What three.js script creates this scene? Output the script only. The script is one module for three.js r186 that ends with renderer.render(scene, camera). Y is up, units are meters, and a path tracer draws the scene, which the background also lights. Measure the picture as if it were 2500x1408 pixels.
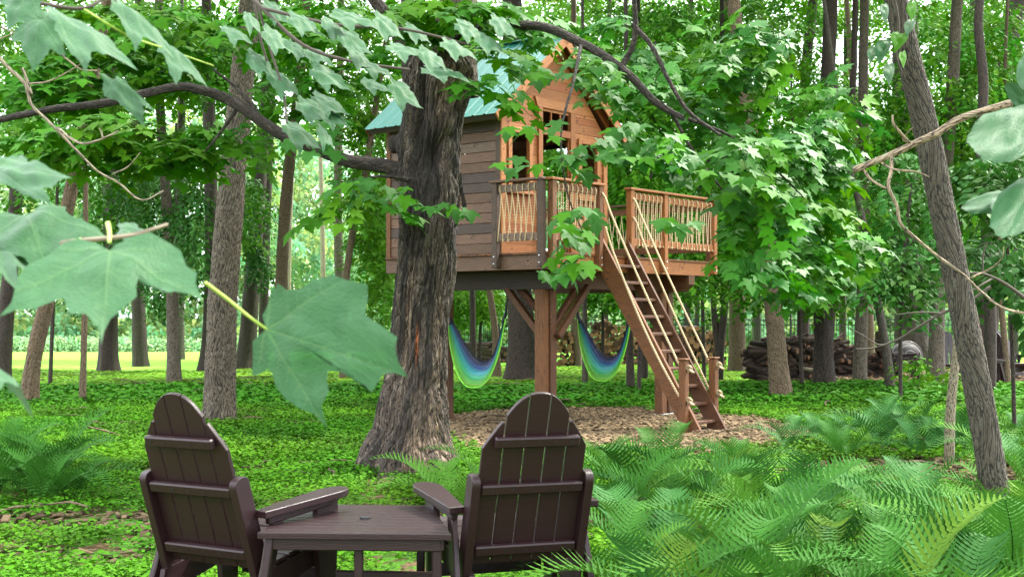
import * as THREE from 'three';
import { mergeGeometries } from 'three/addons/utils/BufferGeometryUtils.js';
import { createNoise2D, createNoise3D } from 'simplex-noise';

// ---------------------------------------------------------------- camera, sky, sun, exposure
const FPX = 3150, CX = 1250, CY = 704, EYE = 1.5, PITCH = Math.atan(66 / FPX);
const scene = new THREE.Scene();
const camera = new THREE.PerspectiveCamera((2 * Math.atan(704 / FPX) * 180) / Math.PI, 2500 / 1408, 0.05, 1500);
camera.position.set(0, EYE, 0);
camera.rotation.x = PITCH;
camera.focus = 13;
camera.userData.fStop = 15;
const renderer = new THREE.WebGLRenderer({ antialias: true });
renderer.toneMapping = THREE.LinearToneMapping;
renderer.toneMappingExposure = 6.6;
renderer.shadowMap.enabled = true;
{ // thin bright overcast: brighter towards the zenith, slightly cool
  const W = 256, H = 128, d = new Float32Array(W * H * 4);
  for (let j = 0; j < H; j++) for (let i = 0; i < W; i++) {
    const el = ((j + 0.5) / H - 0.5) * Math.PI, s = Math.max(0, Math.sin(el));
    const k = 0.5 + 0.68 * s, o = (j * W + i) * 4;
    d[o] = 0.95 * k; d[o + 1] = 1.0 * k; d[o + 2] = 1.07 * k; d[o + 3] = 1;
  }
  const t = new THREE.DataTexture(d, W, H, THREE.RGBAFormat, THREE.FloatType);
  t.mapping = THREE.EquirectangularReflectionMapping; t.magFilter = THREE.LinearFilter; t.needsUpdate = true;
  scene.background = t; scene.environment = t;
}
const sun = new THREE.DirectionalLight(new THREE.Color(1, 0.95, 0.86), 2.6);
sun.name = 'sun';
sun.position.set(32, 50, -40); sun.target.position.set(0, 0, -16);
sun.castShadow = true; sun.shadow.radius = 16;
Object.assign(sun.shadow.camera, { left: -40, right: 40, top: 40, bottom: -40, near: 1, far: 160 });
scene.add(sun, sun.target);

// ---------------------------------------------------------------- helpers
let seedState = 12345;
const setSeed = (s) => { seedState = s >>> 0; };
const R = () => { seedState = (seedState + 0x6d2b79f5) >>> 0; let t = Math.imul(seedState ^ (seedState >>> 15), 1 | seedState); t = (t + Math.imul(t ^ (t >>> 7), 61 | t)) ^ t; return ((t ^ (t >>> 14)) >>> 0) / 4294967296; };
const rr = (a, b) => a + (b - a) * R();
const rn = () => (R() + R() + R() - 1.5) * 1.15;
const N2 = createNoise2D(R), N3 = createNoise3D(R);
const V = (x, y, z) => new THREE.Vector3(x, y, z);
const clamp = THREE.MathUtils.clamp, lerp = THREE.MathUtils.lerp, sstep = THREE.MathUtils.smoothstep;
const rayOf = (px, py) => { const sx = (px - CX) / FPX, sy = (CY - py) / FPX, c = Math.cos(PITCH), s = Math.sin(PITCH); return V(sx, s + sy * c, -c + sy * s); };
const at = (px, py, D) => { const r = rayOf(px, py); return r.multiplyScalar(D / -r.z).add(V(0, EYE, 0)); };
const gnd = (px, py) => { const r = rayOf(px, py); return r.multiplyScalar(-EYE / r.y).add(V(0, EYE, 0)); };
const names = new Map();
function numbered(n) { const k = names.get(n) || 0; names.set(n, k + 1); return k ? n + '_' + String(k).padStart(3, '0') : n; }
function tag(o, label, category, group, kind) { if (label) o.userData.label = label; if (category) o.userData.category = category; if (group) o.userData.group = group; if (kind) o.userData.kind = kind; return o; }
function shade(o) { o.castShadow = true; o.receiveShadow = true; return o; }
function thing(name, label, category, p = [0, 0, 0], turn = 0, group) { const o = new THREE.Group(); o.name = numbered(name); o.position.set(...(p.isVector3 ? p.toArray() : p)); o.rotation.y = turn; scene.add(o); return tag(o, label, category, group); }
function top(name, geo, mat, label, category, group, kind) { const m = shade(new THREE.Mesh(geo, mat)); m.name = numbered(name); scene.add(m); return tag(m, label, category, group, kind); }
function part(parent, name, geo, mat, label) { const m = shade(new THREE.Mesh(geo, mat)); m.name = name; parent.add(m); if (label) m.userData.label = label; return m; }
function sub(parent, name) { const g = new THREE.Group(); g.name = name; parent.add(g); return g; }
function inst(parent, name, geo, mat, mats, cols, kind) {
  const m = shade(new THREE.InstancedMesh(geo, mat, mats.length)); m.name = name;
  mats.forEach((x, i) => m.setMatrixAt(i, x)); if (cols) cols.forEach((c, i) => m.setColorAt(i, c));
  if (kind) m.userData.kind = kind; parent.add(m); return m;
}
// triangle collector: smooth normals come from shared vertices
class MB {
  constructor() { this.p = []; this.u = []; this.i = []; }
  v(x, y, z, u = 0, w = 0) { this.p.push(x, y, z); this.u.push(u, w); return this.p.length / 3 - 1; }
  t(a, b, c) { this.i.push(a, b, c); }
  q(a, b, c, d) { this.i.push(a, b, c, a, c, d); }
  geo() { const g = new THREE.BufferGeometry(); g.setAttribute('position', new THREE.Float32BufferAttribute(this.p, 3)); g.setAttribute('uv', new THREE.Float32BufferAttribute(this.u, 2)); g.setIndex(this.i); g.computeVertexNormals(); return g; }
  add(geo, m) { const q = V(), P = geo.attributes.position, U = geo.attributes.uv, o = this.p.length / 3; for (let k = 0; k < P.count; k++) { q.fromBufferAttribute(P, k); if (m) q.applyMatrix4(m); this.p.push(q.x, q.y, q.z); this.u.push(U ? U.getX(k) : 0, U ? U.getY(k) : 0); } if (geo.index) for (const k of geo.index.array) this.i.push(k + o); else for (let k = 0; k < P.count; k++) this.i.push(k + o); return this; }
}
// chamfered box, uv in metres with the grain (u) along the longest side
function cbox(lx, ly, lz, b = 0.004) {
  const h = [lx / 2, ly / 2, lz / 2]; b = Math.min(b, lx * 0.3, ly * 0.3, lz * 0.3);
  const long = h.indexOf(Math.max(...h)), p = [], n = [], uv = [], ou = R() * 7, ov = R() * 7;
  const vx = (s, a) => [0, 1, 2].map((k) => s[k] * (k === a ? h[k] : h[k] - b));
  const tri = (A, B, C) => {
    const ab = V(B[0] - A[0], B[1] - A[1], B[2] - A[2]), ac = V(C[0] - A[0], C[1] - A[1], C[2] - A[2]), nn = ab.cross(ac).normalize();
    if (nn.x * (A[0] + B[0] + C[0]) + nn.y * (A[1] + B[1] + C[1]) + nn.z * (A[2] + B[2] + C[2]) < 0) { [B, C] = [C, B]; nn.negate(); }
    const an = [Math.abs(nn.x), Math.abs(nn.y), Math.abs(nn.z)], d = an.indexOf(Math.max(...an));
    const others = [0, 1, 2].filter((k) => k !== d), gu = others.includes(long) ? long : others[0], gv = others.find((k) => k !== gu);
    for (const q of [A, B, C]) { p.push(...q); n.push(nn.x, nn.y, nn.z); uv.push(q[gu] + ou, q[gv] + ov + d * 0.37); }
  };
  const S = [-1, 1];
  for (let a = 0; a < 3; a++) for (const s of S) {
    const o = [0, 1, 2].filter((k) => k !== a), c = [[-1, -1], [1, -1], [1, 1], [-1, 1]].map(([x, y]) => { const q = [0, 0, 0]; q[a] = s; q[o[0]] = x; q[o[1]] = y; return vx(q, a); });
    tri(c[0], c[1], c[2]); tri(c[0], c[2], c[3]);
  }
  for (let a = 0; a < 3; a++) { const [x, y] = [0, 1, 2].filter((k) => k !== a); for (const s of S) for (const t of S) { const c1 = [0, 0, 0], c2 = [0, 0, 0]; c1[a] = -1; c2[a] = 1; c1[x] = c2[x] = s; c1[y] = c2[y] = t; const A = vx(c1, x), B = vx(c1, y), C = vx(c2, y), D = vx(c2, x); tri(A, B, C); tri(A, C, D); } }
  for (const s of S) for (const t of S) for (const r of S) { const c = [s, t, r]; tri(vx(c, 0), vx(c, 1), vx(c, 2)); }
  const g = new THREE.BufferGeometry(); g.setAttribute('position', new THREE.Float32BufferAttribute(p, 3)); g.setAttribute('normal', new THREE.Float32BufferAttribute(n, 3)); g.setAttribute('uv', new THREE.Float32BufferAttribute(uv, 2)); return g;
}
// a flat polygon (x, y) given a thickness along z, uv in metres
function prism(pts, t, z0 = -t / 2) {
  const p = [], uv = [], ou = R() * 5, ov = R() * 5, area = THREE.ShapeUtils.area(pts.map((q) => new THREE.Vector2(...q)));
  if (area < 0) pts = pts.slice().reverse();
  const c = pts.map((q) => new THREE.Vector2(...q)), tr = THREE.ShapeUtils.triangulateShape(c, []);
  const put = (x, y, z, a, b) => { p.push(x, y, z); uv.push(a + ou, b + ov); };
  for (const f of tr) { for (const k of f) put(c[k].x, c[k].y, z0 + t, c[k].x, c[k].y); for (const k of [f[0], f[2], f[1]]) put(c[k].x, c[k].y, z0, c[k].x, c[k].y); }
  for (let k = 0; k < c.length; k++) { const a = c[k], b = c[(k + 1) % c.length], L = a.distanceTo(b); put(a.x, a.y, z0, 0, 0); put(b.x, b.y, z0, L, 0); put(b.x, b.y, z0 + t, L, t); put(a.x, a.y, z0, 0, 0); put(b.x, b.y, z0 + t, L, t); put(a.x, a.y, z0 + t, 0, t); }
  const g = new THREE.BufferGeometry(); g.setAttribute('position', new THREE.Float32BufferAttribute(p, 3)); g.setAttribute('uv', new THREE.Float32BufferAttribute(uv, 2)); g.computeVertexNormals(); return g;
}
const boxAt = (x0, x1, y0, y1, z0, z1, b) => cbox(Math.abs(x1 - x0), Math.abs(y1 - y0), Math.abs(z1 - z0), b).translate((x0 + x1) / 2, (y0 + y1) / 2, (z0 + z1) / 2);
// a bar from a to b: w across (towards `side`), t the other way
function bar(a, b, w, t, side = V(0, 0, 1), ch = 0.004) {
  const x = b.clone().sub(a), L = x.length(); x.normalize(); const y = side.clone().addScaledVector(x, -side.dot(x)).normalize(), z = x.clone().cross(y);
  return cbox(L, w, t, ch).applyMatrix4(new THREE.Matrix4().makeBasis(x, y, z).setPosition(a.clone().add(b).multiplyScalar(0.5)));
}
// tapered tube through points with a radius each
function tube(pts, radii, seg = 8, per = 6, wob = 0) {
  const c = new THREE.CatmullRomCurve3(pts, false, 'centripetal'), n = Math.max(2, Math.round((pts.length - 1) * per)), m = new MB();
  const ref = V(0.31, 0.12, 0.94).normalize(); let len = 0, last = null;
  for (let k = 0; k <= n; k++) {
    const t = k / n, q = c.getPoint(t), d = c.getTangent(t), f = t * (pts.length - 1), i0 = Math.min(Math.floor(f), pts.length - 2), r = lerp(radii[i0], radii[i0 + 1], f - i0);
    const x = ref.clone().addScaledVector(d, -ref.dot(d)).normalize(), y = d.clone().cross(x); if (last) len += q.distanceTo(last); last = q;
    for (let j = 0; j <= seg; j++) { const a = (j / seg) * Math.PI * 2, w = r * (1 + wob * N3(Math.cos(a) * 1.3 + q.x * 3, Math.sin(a) * 1.3 + q.y * 3, q.z * 3)); m.v(q.x + (x.x * Math.cos(a) + y.x * Math.sin(a)) * w, q.y + (x.y * Math.cos(a) + y.y * Math.sin(a)) * w, q.z + (x.z * Math.cos(a) + y.z * Math.sin(a)) * w, (j / seg) * 6.283 * radii[0], len); }
    if (k) for (let j = 0; j < seg; j++) { const a = (k - 1) * (seg + 1) + j, b = a + seg + 1; m.q(a, a + 1, b + 1, b); }
  }
  const cap = (k, s) => { const q = c.getPoint(k / n), o = m.v(q.x, q.y, q.z); for (let j = 0; j < seg; j++) { const a = k * (seg + 1) + j; s ? m.t(o, a, a + 1) : m.t(o, a + 1, a); } };
  cap(0, false); cap(n, true);
  return m.geo();
}

// ---------------------------------------------------------------- textures
function tex(w, h, f, srgb = true) {
  const d = new Uint8Array(w * h * 4); let k = 0;
  for (let y = 0; y < h; y++) for (let x = 0; x < w; x++) { const c = f(x / w, y / h, x, y); d[k++] = clamp(c[0] * 255, 0, 255); d[k++] = clamp(c[1] * 255, 0, 255); d[k++] = clamp(c[2] * 255, 0, 255); d[k++] = 255; }
  const t = new THREE.DataTexture(d, w, h); t.wrapS = t.wrapT = THREE.RepeatWrapping; t.magFilter = THREE.LinearFilter; t.minFilter = THREE.LinearMipmapLinearFilter; if (srgb) t.colorSpace = THREE.SRGBColorSpace; t.needsUpdate = true; return t;
}
const rep = (t, x, y) => { const c = t.clone(); c.repeat.set(x, y); c.needsUpdate = true; return c; };
// noise that repeats over the unit square
const pn = (u, v, fu, fv, s = 0) => { const a = u * 6.2832, b = v * 6.2832; return N3(Math.cos(a) * fu * 0.16 + s, Math.sin(a) * fu * 0.16 + Math.cos(b) * fv * 0.16, Math.sin(b) * fv * 0.16 + s * 1.7); };
const mix3 = (a, b, t) => [lerp(a[0], b[0], t), lerp(a[1], b[1], t), lerp(a[2], b[2], t)];
// sawn timber: growth-ring bands along u, knots, small checks; one tile is 1.4 m by 0.35 m
function woodMaps(light, dark, grey, greyness, seed) {
  setSeed(seed); const knots = []; for (let k = 0; k < 6; k++) knots.push([R(), R(), rr(0.008, 0.016)]);
  const wrap = (d) => d - Math.round(d);
  const height = [];
  const c = tex(1024, 256, (u, v) => {
    let kn = 0, bend = 0; for (const [kx, ky, kr] of knots) { const dx = wrap(u - kx) * 1.4, dy = wrap(v - ky) * 0.35, d = Math.hypot(dx * 0.6, dy); kn = Math.max(kn, 1 - sstep(d, kr * 0.5, kr)); bend += Math.exp(-(d * d) / (kr * kr * 7)) * 1.6 * Math.sign(dy || 1); }
    const rings = v * 19 + pn(u, v, 3, 2, seed) * 1.8 + bend * 1.3 + pn(u, v, 12, 9, seed + 3) * 0.15, sawtooth = rings - Math.floor(rings), band = Math.pow(sawtooth, 2.2);
    const fine = pn(u, v, 14, 190, seed + 5) * 0.5 + pn(u, v, 40, 380, seed + 7) * 0.3;
    const blotch = pn(u, v, 6, 5, seed + 9), g = clamp(greyness + blotch * 0.5 * greyness + fine * 0.2, 0, 1);
    const chk = pn(u, v, 5, 150, seed + 11) > 0.78 ? 1 : 0;
    let col = mix3(light, dark, clamp(band * 0.9 + fine * 0.3 + 0.08 + blotch * 0.12, 0, 1)); col = mix3(col, mix3(grey, dark, band * 0.5), g); col = mix3(col, [dark[0] * 0.45, dark[1] * 0.38, dark[2] * 0.35], Math.max(kn * 0.85, chk * 0.5));
    height.push(0.6 - band * 0.3 + fine * 0.25 - chk * 0.5 - kn * 0.1); return col;
  });
  const b = tex(1024, 256, (u, v, x, y) => { const h = height[y * 1024 + x]; return [h, h, h]; }, false);
  for (const t of [c, b]) t.repeat.set(1 / 1.4, 1 / 0.35);
  return { c, b };
}
const hex = (h) => [(h >> 16) / 255, ((h >> 8) & 255) / 255, (h & 255) / 255];
function woodMat(w, tint = 0xffffff, k = 0.52, rough = 0.72, bump = 0.0016) { return new THREE.MeshStandardMaterial({ map: w.c, bumpMap: w.b, bumpScale: bump, roughness: rough, color: new THREE.Color(tint).multiplyScalar(k) }); }
const wCedar = woodMaps(hex(0xc08a50), hex(0x855026), hex(0x8c7f70), 0.06, 11), wGrey = woodMaps(hex(0xa07c64), hex(0x48342b), hex(0x7d7478), 0.3, 23), wBrown = woodMaps(hex(0xa06c38), hex(0x522f15), hex(0x665a4c), 0.1, 37);
const M = {
  cedar: woodMat(wCedar, 0xf2dcc4, 0.82), cedar2: woodMat(wCedar, 0xdcc2a0, 0.8), cedarRed: woodMat(wCedar, 0xe0b894, 0.76), grey: woodMat(wGrey, 0xffffff, 0.6), grey2: woodMat(wGrey, 0xd0ccd4, 0.42), grey3: woodMat(wGrey, 0xf0dcc8, 0.56), grey4: woodMat(wGrey, 0xf0dcd0, 0.72), grey5: woodMat(wGrey, 0xc4c4d4, 0.5), greyPost: woodMat(wGrey, 0xc8c0b8), brown: woodMat(wBrown, 0xf4e2c4, 0.6), brown2: woodMat(wBrown, 0xd2bc9c, 0.52), beam: woodMat(wGrey, 0x8a8684), log: woodMat(wBrown, 0xffffff),
};
const bolt = new THREE.MeshStandardMaterial({ color: new THREE.Color(0.55, 0.55, 0.55), metalness: 0.9, roughness: 0.4 });
const ropeTex = tex(64, 64, (u, v) => { const s = Math.abs(Math.sin((u * 1 + v * 2) * Math.PI)); return mix3(hex(0x9c8462), hex(0xd9c6a2), s); });
const ropeBump = tex(64, 64, (u, v) => { const s = Math.abs(Math.sin((u * 1 + v * 2) * Math.PI)); return [s, s, s]; }, false);
M.rope = new THREE.MeshStandardMaterial({ map: ropeTex, bumpMap: ropeBump, bumpScale: 0.004, roughness: 0.9, color: new THREE.Color(0.88, 0.85, 0.8) });
for (const t of [ropeTex, ropeBump]) t.repeat.set(9, 14);

// bark textures: 1 m tile, plates, lichen flecks; fissure colour holds dark inner bark and recess shade
function barkMaps(dark, light, lichen, share, seed, fx = 14, fy = 4) {
  const c = tex(512, 512, (u, v) => {
    const w = pn(u, v, 6, 4, seed) * 0.4, a = sstep(1 - Math.abs(pn(u + w * 0.004, v, fx * 2.4, fy * 2.4, seed + 1)), 0.5, 1), n = pn(u, v, 60, 40, seed + 2), l = pn(u, v, 9, 7, seed + 4) + 0.5 * pn(u, v, 34, 30, seed + 5);
    let k = mix3(light, dark, clamp(a * a * 1.05 + n * 0.35 - 0.05, 0, 1)); return mix3(k, lichen, sstep(l, 1 - share - 0.12, 1 - share + 0.12) * 0.55 * (1 - a * 0.6));
  });
  const b = tex(512, 512, (u, v) => { const a = 1 - Math.abs(pn(u, v, fx * 2.4, fy * 2.4, seed + 1)), n = pn(u, v, 60, 40, seed + 2); const h = 0.65 - a * a * 0.6 + n * 0.2; return [h, h, h]; }, false);
  return { c, b };
}
const bGrey = barkMaps(hex(0x2e2a25), hex(0x82796c), hex(0x949a8c), 0.16, 101), bDark = barkMaps(hex(0x1c1714), hex(0x574a41), hex(0x6a6e60), 0.18, 131), bOak = barkMaps(hex(0x1d1815), hex(0x6a5c50), hex(0xa19a90), 0.36, 151, 18, 5), bTan = barkMaps(hex(0x352b22), hex(0x8a7862), hex(0x868c78), 0.18, 171, 16, 5);
const barkMat = (b, tint, bump) => new THREE.MeshStandardMaterial({ map: b.c, bumpMap: b.b, bumpScale: bump, roughness: 0.92, color: new THREE.Color(tint) });
M.barkSilver = barkMat(bGrey, 0xc8c0b8, 0.016); M.barkGrey = barkMat(bGrey, 0x9a9690, 0.014); M.barkDark = barkMat(bDark, 0xb8b2ae, 0.012); M.barkTan = barkMat(bTan, 0xc0b8ac, 0.012); M.barkWet = new THREE.MeshStandardMaterial({ map: bOak.c, bumpMap: bOak.b, bumpScale: 0.014, roughness: 0.9, color: new THREE.Color(0.3, 0.29, 0.285) });
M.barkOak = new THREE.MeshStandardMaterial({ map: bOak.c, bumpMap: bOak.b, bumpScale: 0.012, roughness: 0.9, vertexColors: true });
M.barkOak2 = barkMat(bOak, 0xffffff, 0.014);
M.dead = new THREE.MeshStandardMaterial({ map: bTan.c, bumpMap: bTan.b, bumpScale: 0.006, roughness: 0.9, color: new THREE.Color(0xffffff) });
M.deadPale = new THREE.MeshStandardMaterial({ map: bTan.c, bumpMap: bTan.b, bumpScale: 0.003, roughness: 0.9, color: new THREE.Color(0.82, 0.9, 0.92) });

const leafMat = (r, g, b, rough = 0.5, tr = 0.4, spec = 0.6) => new THREE.MeshPhysicalMaterial({ color: new THREE.Color().setRGB(r, g, b), roughness: rough, transmission: tr, thickness: 0, specularIntensity: spec, side: THREE.DoubleSide });
M.leafMaple = leafMat(0.032, 0.14, 0.012, 0.55, 0.45, 0.2); M.leafMaple2 = leafMat(0.06, 0.21, 0.005, 0.6, 0.5, 0.12); M.leafOvate = leafMat(0.06, 0.19, 0.008, 0.6, 0.5, 0.12); M.leafBright = leafMat(0.085, 0.225, 0.01, 0.65, 0.55, 0.1); M.leafFar = leafMat(0.24, 0.38, 0.17, 0.7, 0.5, 0.1); M.grass = leafMat(0.15, 0.32, 0.01, 0.7, 0.35, 0.1); M.leafDark = leafMat(0.03, 0.11, 0.012, 0.55, 0.42, 0.15);  // leafFar and grass: sun glare and open sky light put into paler colours
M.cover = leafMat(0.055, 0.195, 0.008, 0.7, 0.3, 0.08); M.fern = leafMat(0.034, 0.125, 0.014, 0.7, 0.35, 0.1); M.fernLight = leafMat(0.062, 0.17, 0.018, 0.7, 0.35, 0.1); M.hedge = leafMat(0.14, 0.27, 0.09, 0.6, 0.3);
M.stem = new THREE.MeshStandardMaterial({ color: new THREE.Color().setRGB(0.3, 0.42, 0.06), roughness: 0.6 }); M.twig = new THREE.MeshStandardMaterial({ color: new THREE.Color().setRGB(0.05, 0.038, 0.028), roughness: 0.9 });
M.iron = new THREE.MeshStandardMaterial({ color: new THREE.Color().setRGB(0.012, 0.012, 0.013), roughness: 0.5, metalness: 0.2 });
// ---------------------------------------------------------------- ground
const inEll = (x, z, cx, cz, rx, rz, wob = 0.25) => Math.hypot((x - cx) / rx, (z - cz) / rz) + wob * N2(x * 0.9 + 3, z * 0.9) + wob * 0.5 * N2(x * 2.7, z * 2.7 + 9);
const mulchAt = (x, z) => inEll(x, z, 1.25, -17, 2.5, 3.3, 0.1);
const pathAt = (x, z) => inEll(x, z, 10.6, -31.5, 4.6, 3.6, 0.2);
const litterAt = (x, z) => Math.min(inEll(x, z, -2.75, -9.3, 2.2, 0.5, 0.3), inEll(x, z, -1.4, -8.9, 1.3, 0.45, 0.3), inEll(x, z, -2.6, -8.0, 1.1, 0.25, 0.3), inEll(x, z, -4.2, -27, 5, 1.1, 0.3), inEll(x, z, 3.9, -12.4, 1.6, 1.4, 0.3), inEll(x, z, 0.2, -9.2, 1.0, 0.5, 0.3));
{
  setSeed(5);
  const soil = tex(1024, 1024, (u, v) => { const a = pn(u, v, 26, 26, 3), b = pn(u, v, 90, 90, 5), c = pn(u, v, 8, 8, 9), e = pn(u, v, 200, 200, 12); let k = mix3(hex(0x4a3f2e), hex(0x6d5b45), clamp(0.5 + b * 0.5 + e * 0.3, 0, 1)); return mix3(k, hex(0x3f6a26), sstep(a + c * 0.8 + b * 0.4, -0.3, 0.35) * 0.85); });
  const soilB = tex(512, 512, (u, v) => { const h = 0.5 + 0.3 * pn(u, v, 60, 60, 5) + 0.2 * pn(u, v, 150, 150, 12); return [h, h, h]; }, false);
  for (const t of [soil, soilB]) t.repeat.set(1 / 3.7, 1 / 3.7);
  const g = new THREE.PlaneGeometry(900, 900, 1, 1).rotateX(-Math.PI / 2).translate(0, 0, -200);
  const p = g.attributes.position, uv = g.attributes.uv; for (let i = 0; i < p.count; i++) uv.setXY(i, p.getX(i), p.getZ(i));
  top('ground', g, new THREE.MeshPhysicalMaterial({ map: soil, bumpMap: soilB, bumpScale: 0.03, roughness: 1, specularIntensity: 0 }), 'shaded woodland floor of soil and low green growth', 'ground', null, 'structure');
  // lawn beyond the wood
  const lw = tex(512, 512, (u, v) => { const a = pn(u, v, 10, 10, 21), b = pn(u, v, 120, 120, 23); return mix3(hex(0x5c9634), hex(0x7cb448), clamp(0.5 + a * 0.4 + b * 0.4, 0, 1)); }); lw.repeat.set(1 / 5, 1 / 5);
  const m = new MB(), n = 80; for (let k = 0; k <= n; k++) { const x = -90 + (180 * k) / n, z0 = (x < -1 ? -33.5 : -37) + 1.6 * N2(x * 0.15, 3) + 0.8 * N2(x * 0.6, 8); for (const z of [z0, -75, -130]) m.v(x, 0.004, z, x, z); if (k) for (let j = 0; j < 2; j++) { const a = (k - 1) * 3 + j; m.q(a, a + 3, a + 4, a + 1); } }
  top('lawn', m.geo(), new THREE.MeshPhysicalMaterial({ map: lw, roughness: 1, specularIntensity: 0 }), 'bright mown lawn beyond the trees', 'lawn', null, 'structure');
}
function discSheet(f, x0, x1, z0, z1, y, step) { // the part of a grid where f < 1
  const m = new MB(), id = new Map(), nx = Math.round((x1 - x0) / step), nz = Math.round((z1 - z0) / step);
  const v = (i, j) => { const k = i * 9999 + j; if (!id.has(k)) { const x = x0 + i * step, z = z0 + j * step; id.set(k, m.v(x, y + 0.012 * N2(x * 3, z * 3) * (f(x, z) < 0.9 ? 1 : 0), z, x, z)); } return id.get(k); };
  for (let i = 0; i < nx; i++) for (let j = 0; j < nz; j++) if (f(x0 + (i + 0.5) * step, z0 + (j + 0.5) * step) < 1) m.q(v(i, j), v(i, j + 1), v(i + 1, j + 1), v(i + 1, j));
  return m.geo();
}
const chipTex = tex(512, 512, (u, v) => { const a = pn(u, v, 70, 70, 31), b = pn(u, v, 150, 110, 33), c = pn(u, v, 10, 10, 35); return mix3(mix3(hex(0x6b4f38), hex(0xb8987a), clamp(0.5 + a * 0.6 + b * 0.3, 0, 1)), hex(0x8a7258), 0.3 + 0.2 * c); }); chipTex.repeat.set(1 / 1.5, 1 / 1.5);
M.chipBed = new THREE.MeshPhysicalMaterial({ map: chipTex, roughness: 1, specularIntensity: 0, color: new THREE.Color(0.42, 0.4, 0.38) });
top('mulch', discSheet(mulchAt, -2, 5, -21.5, -13, 0.02, 0.12), M.chipBed, 'round bed of tan wood chips beneath the treehouse', 'mulch', null, 'structure');
top('path', discSheet(pathAt, 4, 17, -37, -26, 0.012, 0.2), M.chipBed, 'bare chip covered clearing around the dark garden chairs', 'path', null, 'structure');
{
  setSeed(77);
  const chip = new MB(); chip.add(cbox(0.085, 0.014, 0.034, 0.003)); const g1 = chip.geo(); const mt = new THREE.MeshPhysicalMaterial({ color: new THREE.Color(0xffffff), roughness: 0.95, specularIntensity: 0.2 });
  const fill = (f, x0, x1, z0, z1, n, s0, s1, y) => { const ms = [], cs = []; const q = new THREE.Quaternion(), e = new THREE.Euler(); let guard = 0; while (ms.length < n && guard++ < n * 6) { const x = rr(x0, x1), z = rr(z0, z1); if (f(x, z) > 0.98 + 0.12 * R()) continue; const s = rr(s0, s1); q.setFromEuler(e.set(rn() * 0.35, R() * 6.28, rn() * 0.35)); ms.push(new THREE.Matrix4().compose(V(x, y + R() * 0.02, z), q, V(s * rr(0.6, 1.3), s, s * rr(0.6, 1.6)))); const k = rr(0.25, 1.3); cs.push(new THREE.Color().setRGB(0.165 * k, 0.115 * k, 0.066 * k)); } return [ms, cs]; };
  const a = fill(mulchAt, -2, 5, -21.5, -13, 15000, 0.7, 1.3, 0.026); const w = inst(scene, 'wood_chips', g1, mt, a[0], a[1], 'stuff'); tag(w, 'loose tan wood chips covering the round bed under the treehouse', 'wood chips');
  const b = fill(pathAt, 4, 17, -37, -26, 7000, 1, 1.8, 0.02); tag(inst(scene, 'path_chips', g1, mt, b[0], b[1], 'stuff'), 'scattered chips and leaf litter on the far clearing', 'wood chips');
  const c = fill(litterAt, -10, 6, -29, -7.5, 5200, 0.7, 1.4, 0.012); c[1].forEach((q) => q.multiplyScalar(0.6)); tag(inst(scene, 'leaf_litter', g1, mt, c[0], c[1], 'stuff'), 'brown leaf litter in bare patches of the ground cover', 'leaf litter');
}
{ // sticks and brown leaves dropped among the plants
  setSeed(83); const ms = [], q = new THREE.Quaternion(), e = new THREE.Euler(); for (let k = 0; k < 420; k++) { const z = -Math.sqrt(rr(36, 900)), x = rr(-0.43, 0.43) * -z, s = rr(0.5, 1.6); ms.push(new THREE.Matrix4().compose(V(x, rr(0.02, 0.1), z), q.setFromEuler(e.set(rn() * 0.15, R() * 6.28, rn() * 0.2)), V(s, s, s))); }
  tag(inst(scene, 'fallen_twigs', tube([V(-0.22, 0, 0), V(-0.05, 0.02, 0.03), V(0.1, 0.0, -0.01), V(0.26, 0.01, 0.04)], [0.006, 0.008, 0.006, 0.003], 5, 2), M.barkTan, ms, null, 'stuff'), 'small dry twigs dropped among the ground cover', 'twigs');
}
// ground cover: patches of small rounded leaves
function coverPatch(rad, n, s0, s1, h) {
  const m = new MB(), o = new THREE.Object3D();
  for (let k = 0; k < n; k++) {
    const a = R() * 6.283, d = Math.sqrt(R()) * rad, s = rr(s0, s1), y = rr(0.25, 1) * h, az = R() * 6.283, ti = rr(-0.5, 0.5), tj = rr(-0.5, 0.5);
    const M4 = new THREE.Matrix4().compose(V(Math.cos(a) * d, y, Math.sin(a) * d), new THREE.Quaternion().setFromEuler(new THREE.Euler(ti, az, tj)), V(s, s, s));
    const P = [[0, 0, 0], [0.45, 0.1, 0.35], [0.36, 0.02, 0.85], [0, -0.08, 1.12], [-0.36, 0.02, 0.85], [-0.45, 0.1, 0.35], [0, -0.02, 0.6]].map((q) => V(...q).applyMatrix4(M4)).map((q) => m.v(q.x, q.y, q.z));
    for (let j = 0; j < 6; j++) m.t(P[6], P[j], P[(j + 1) % 6]);
  }
  return m.geo();
}
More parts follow.
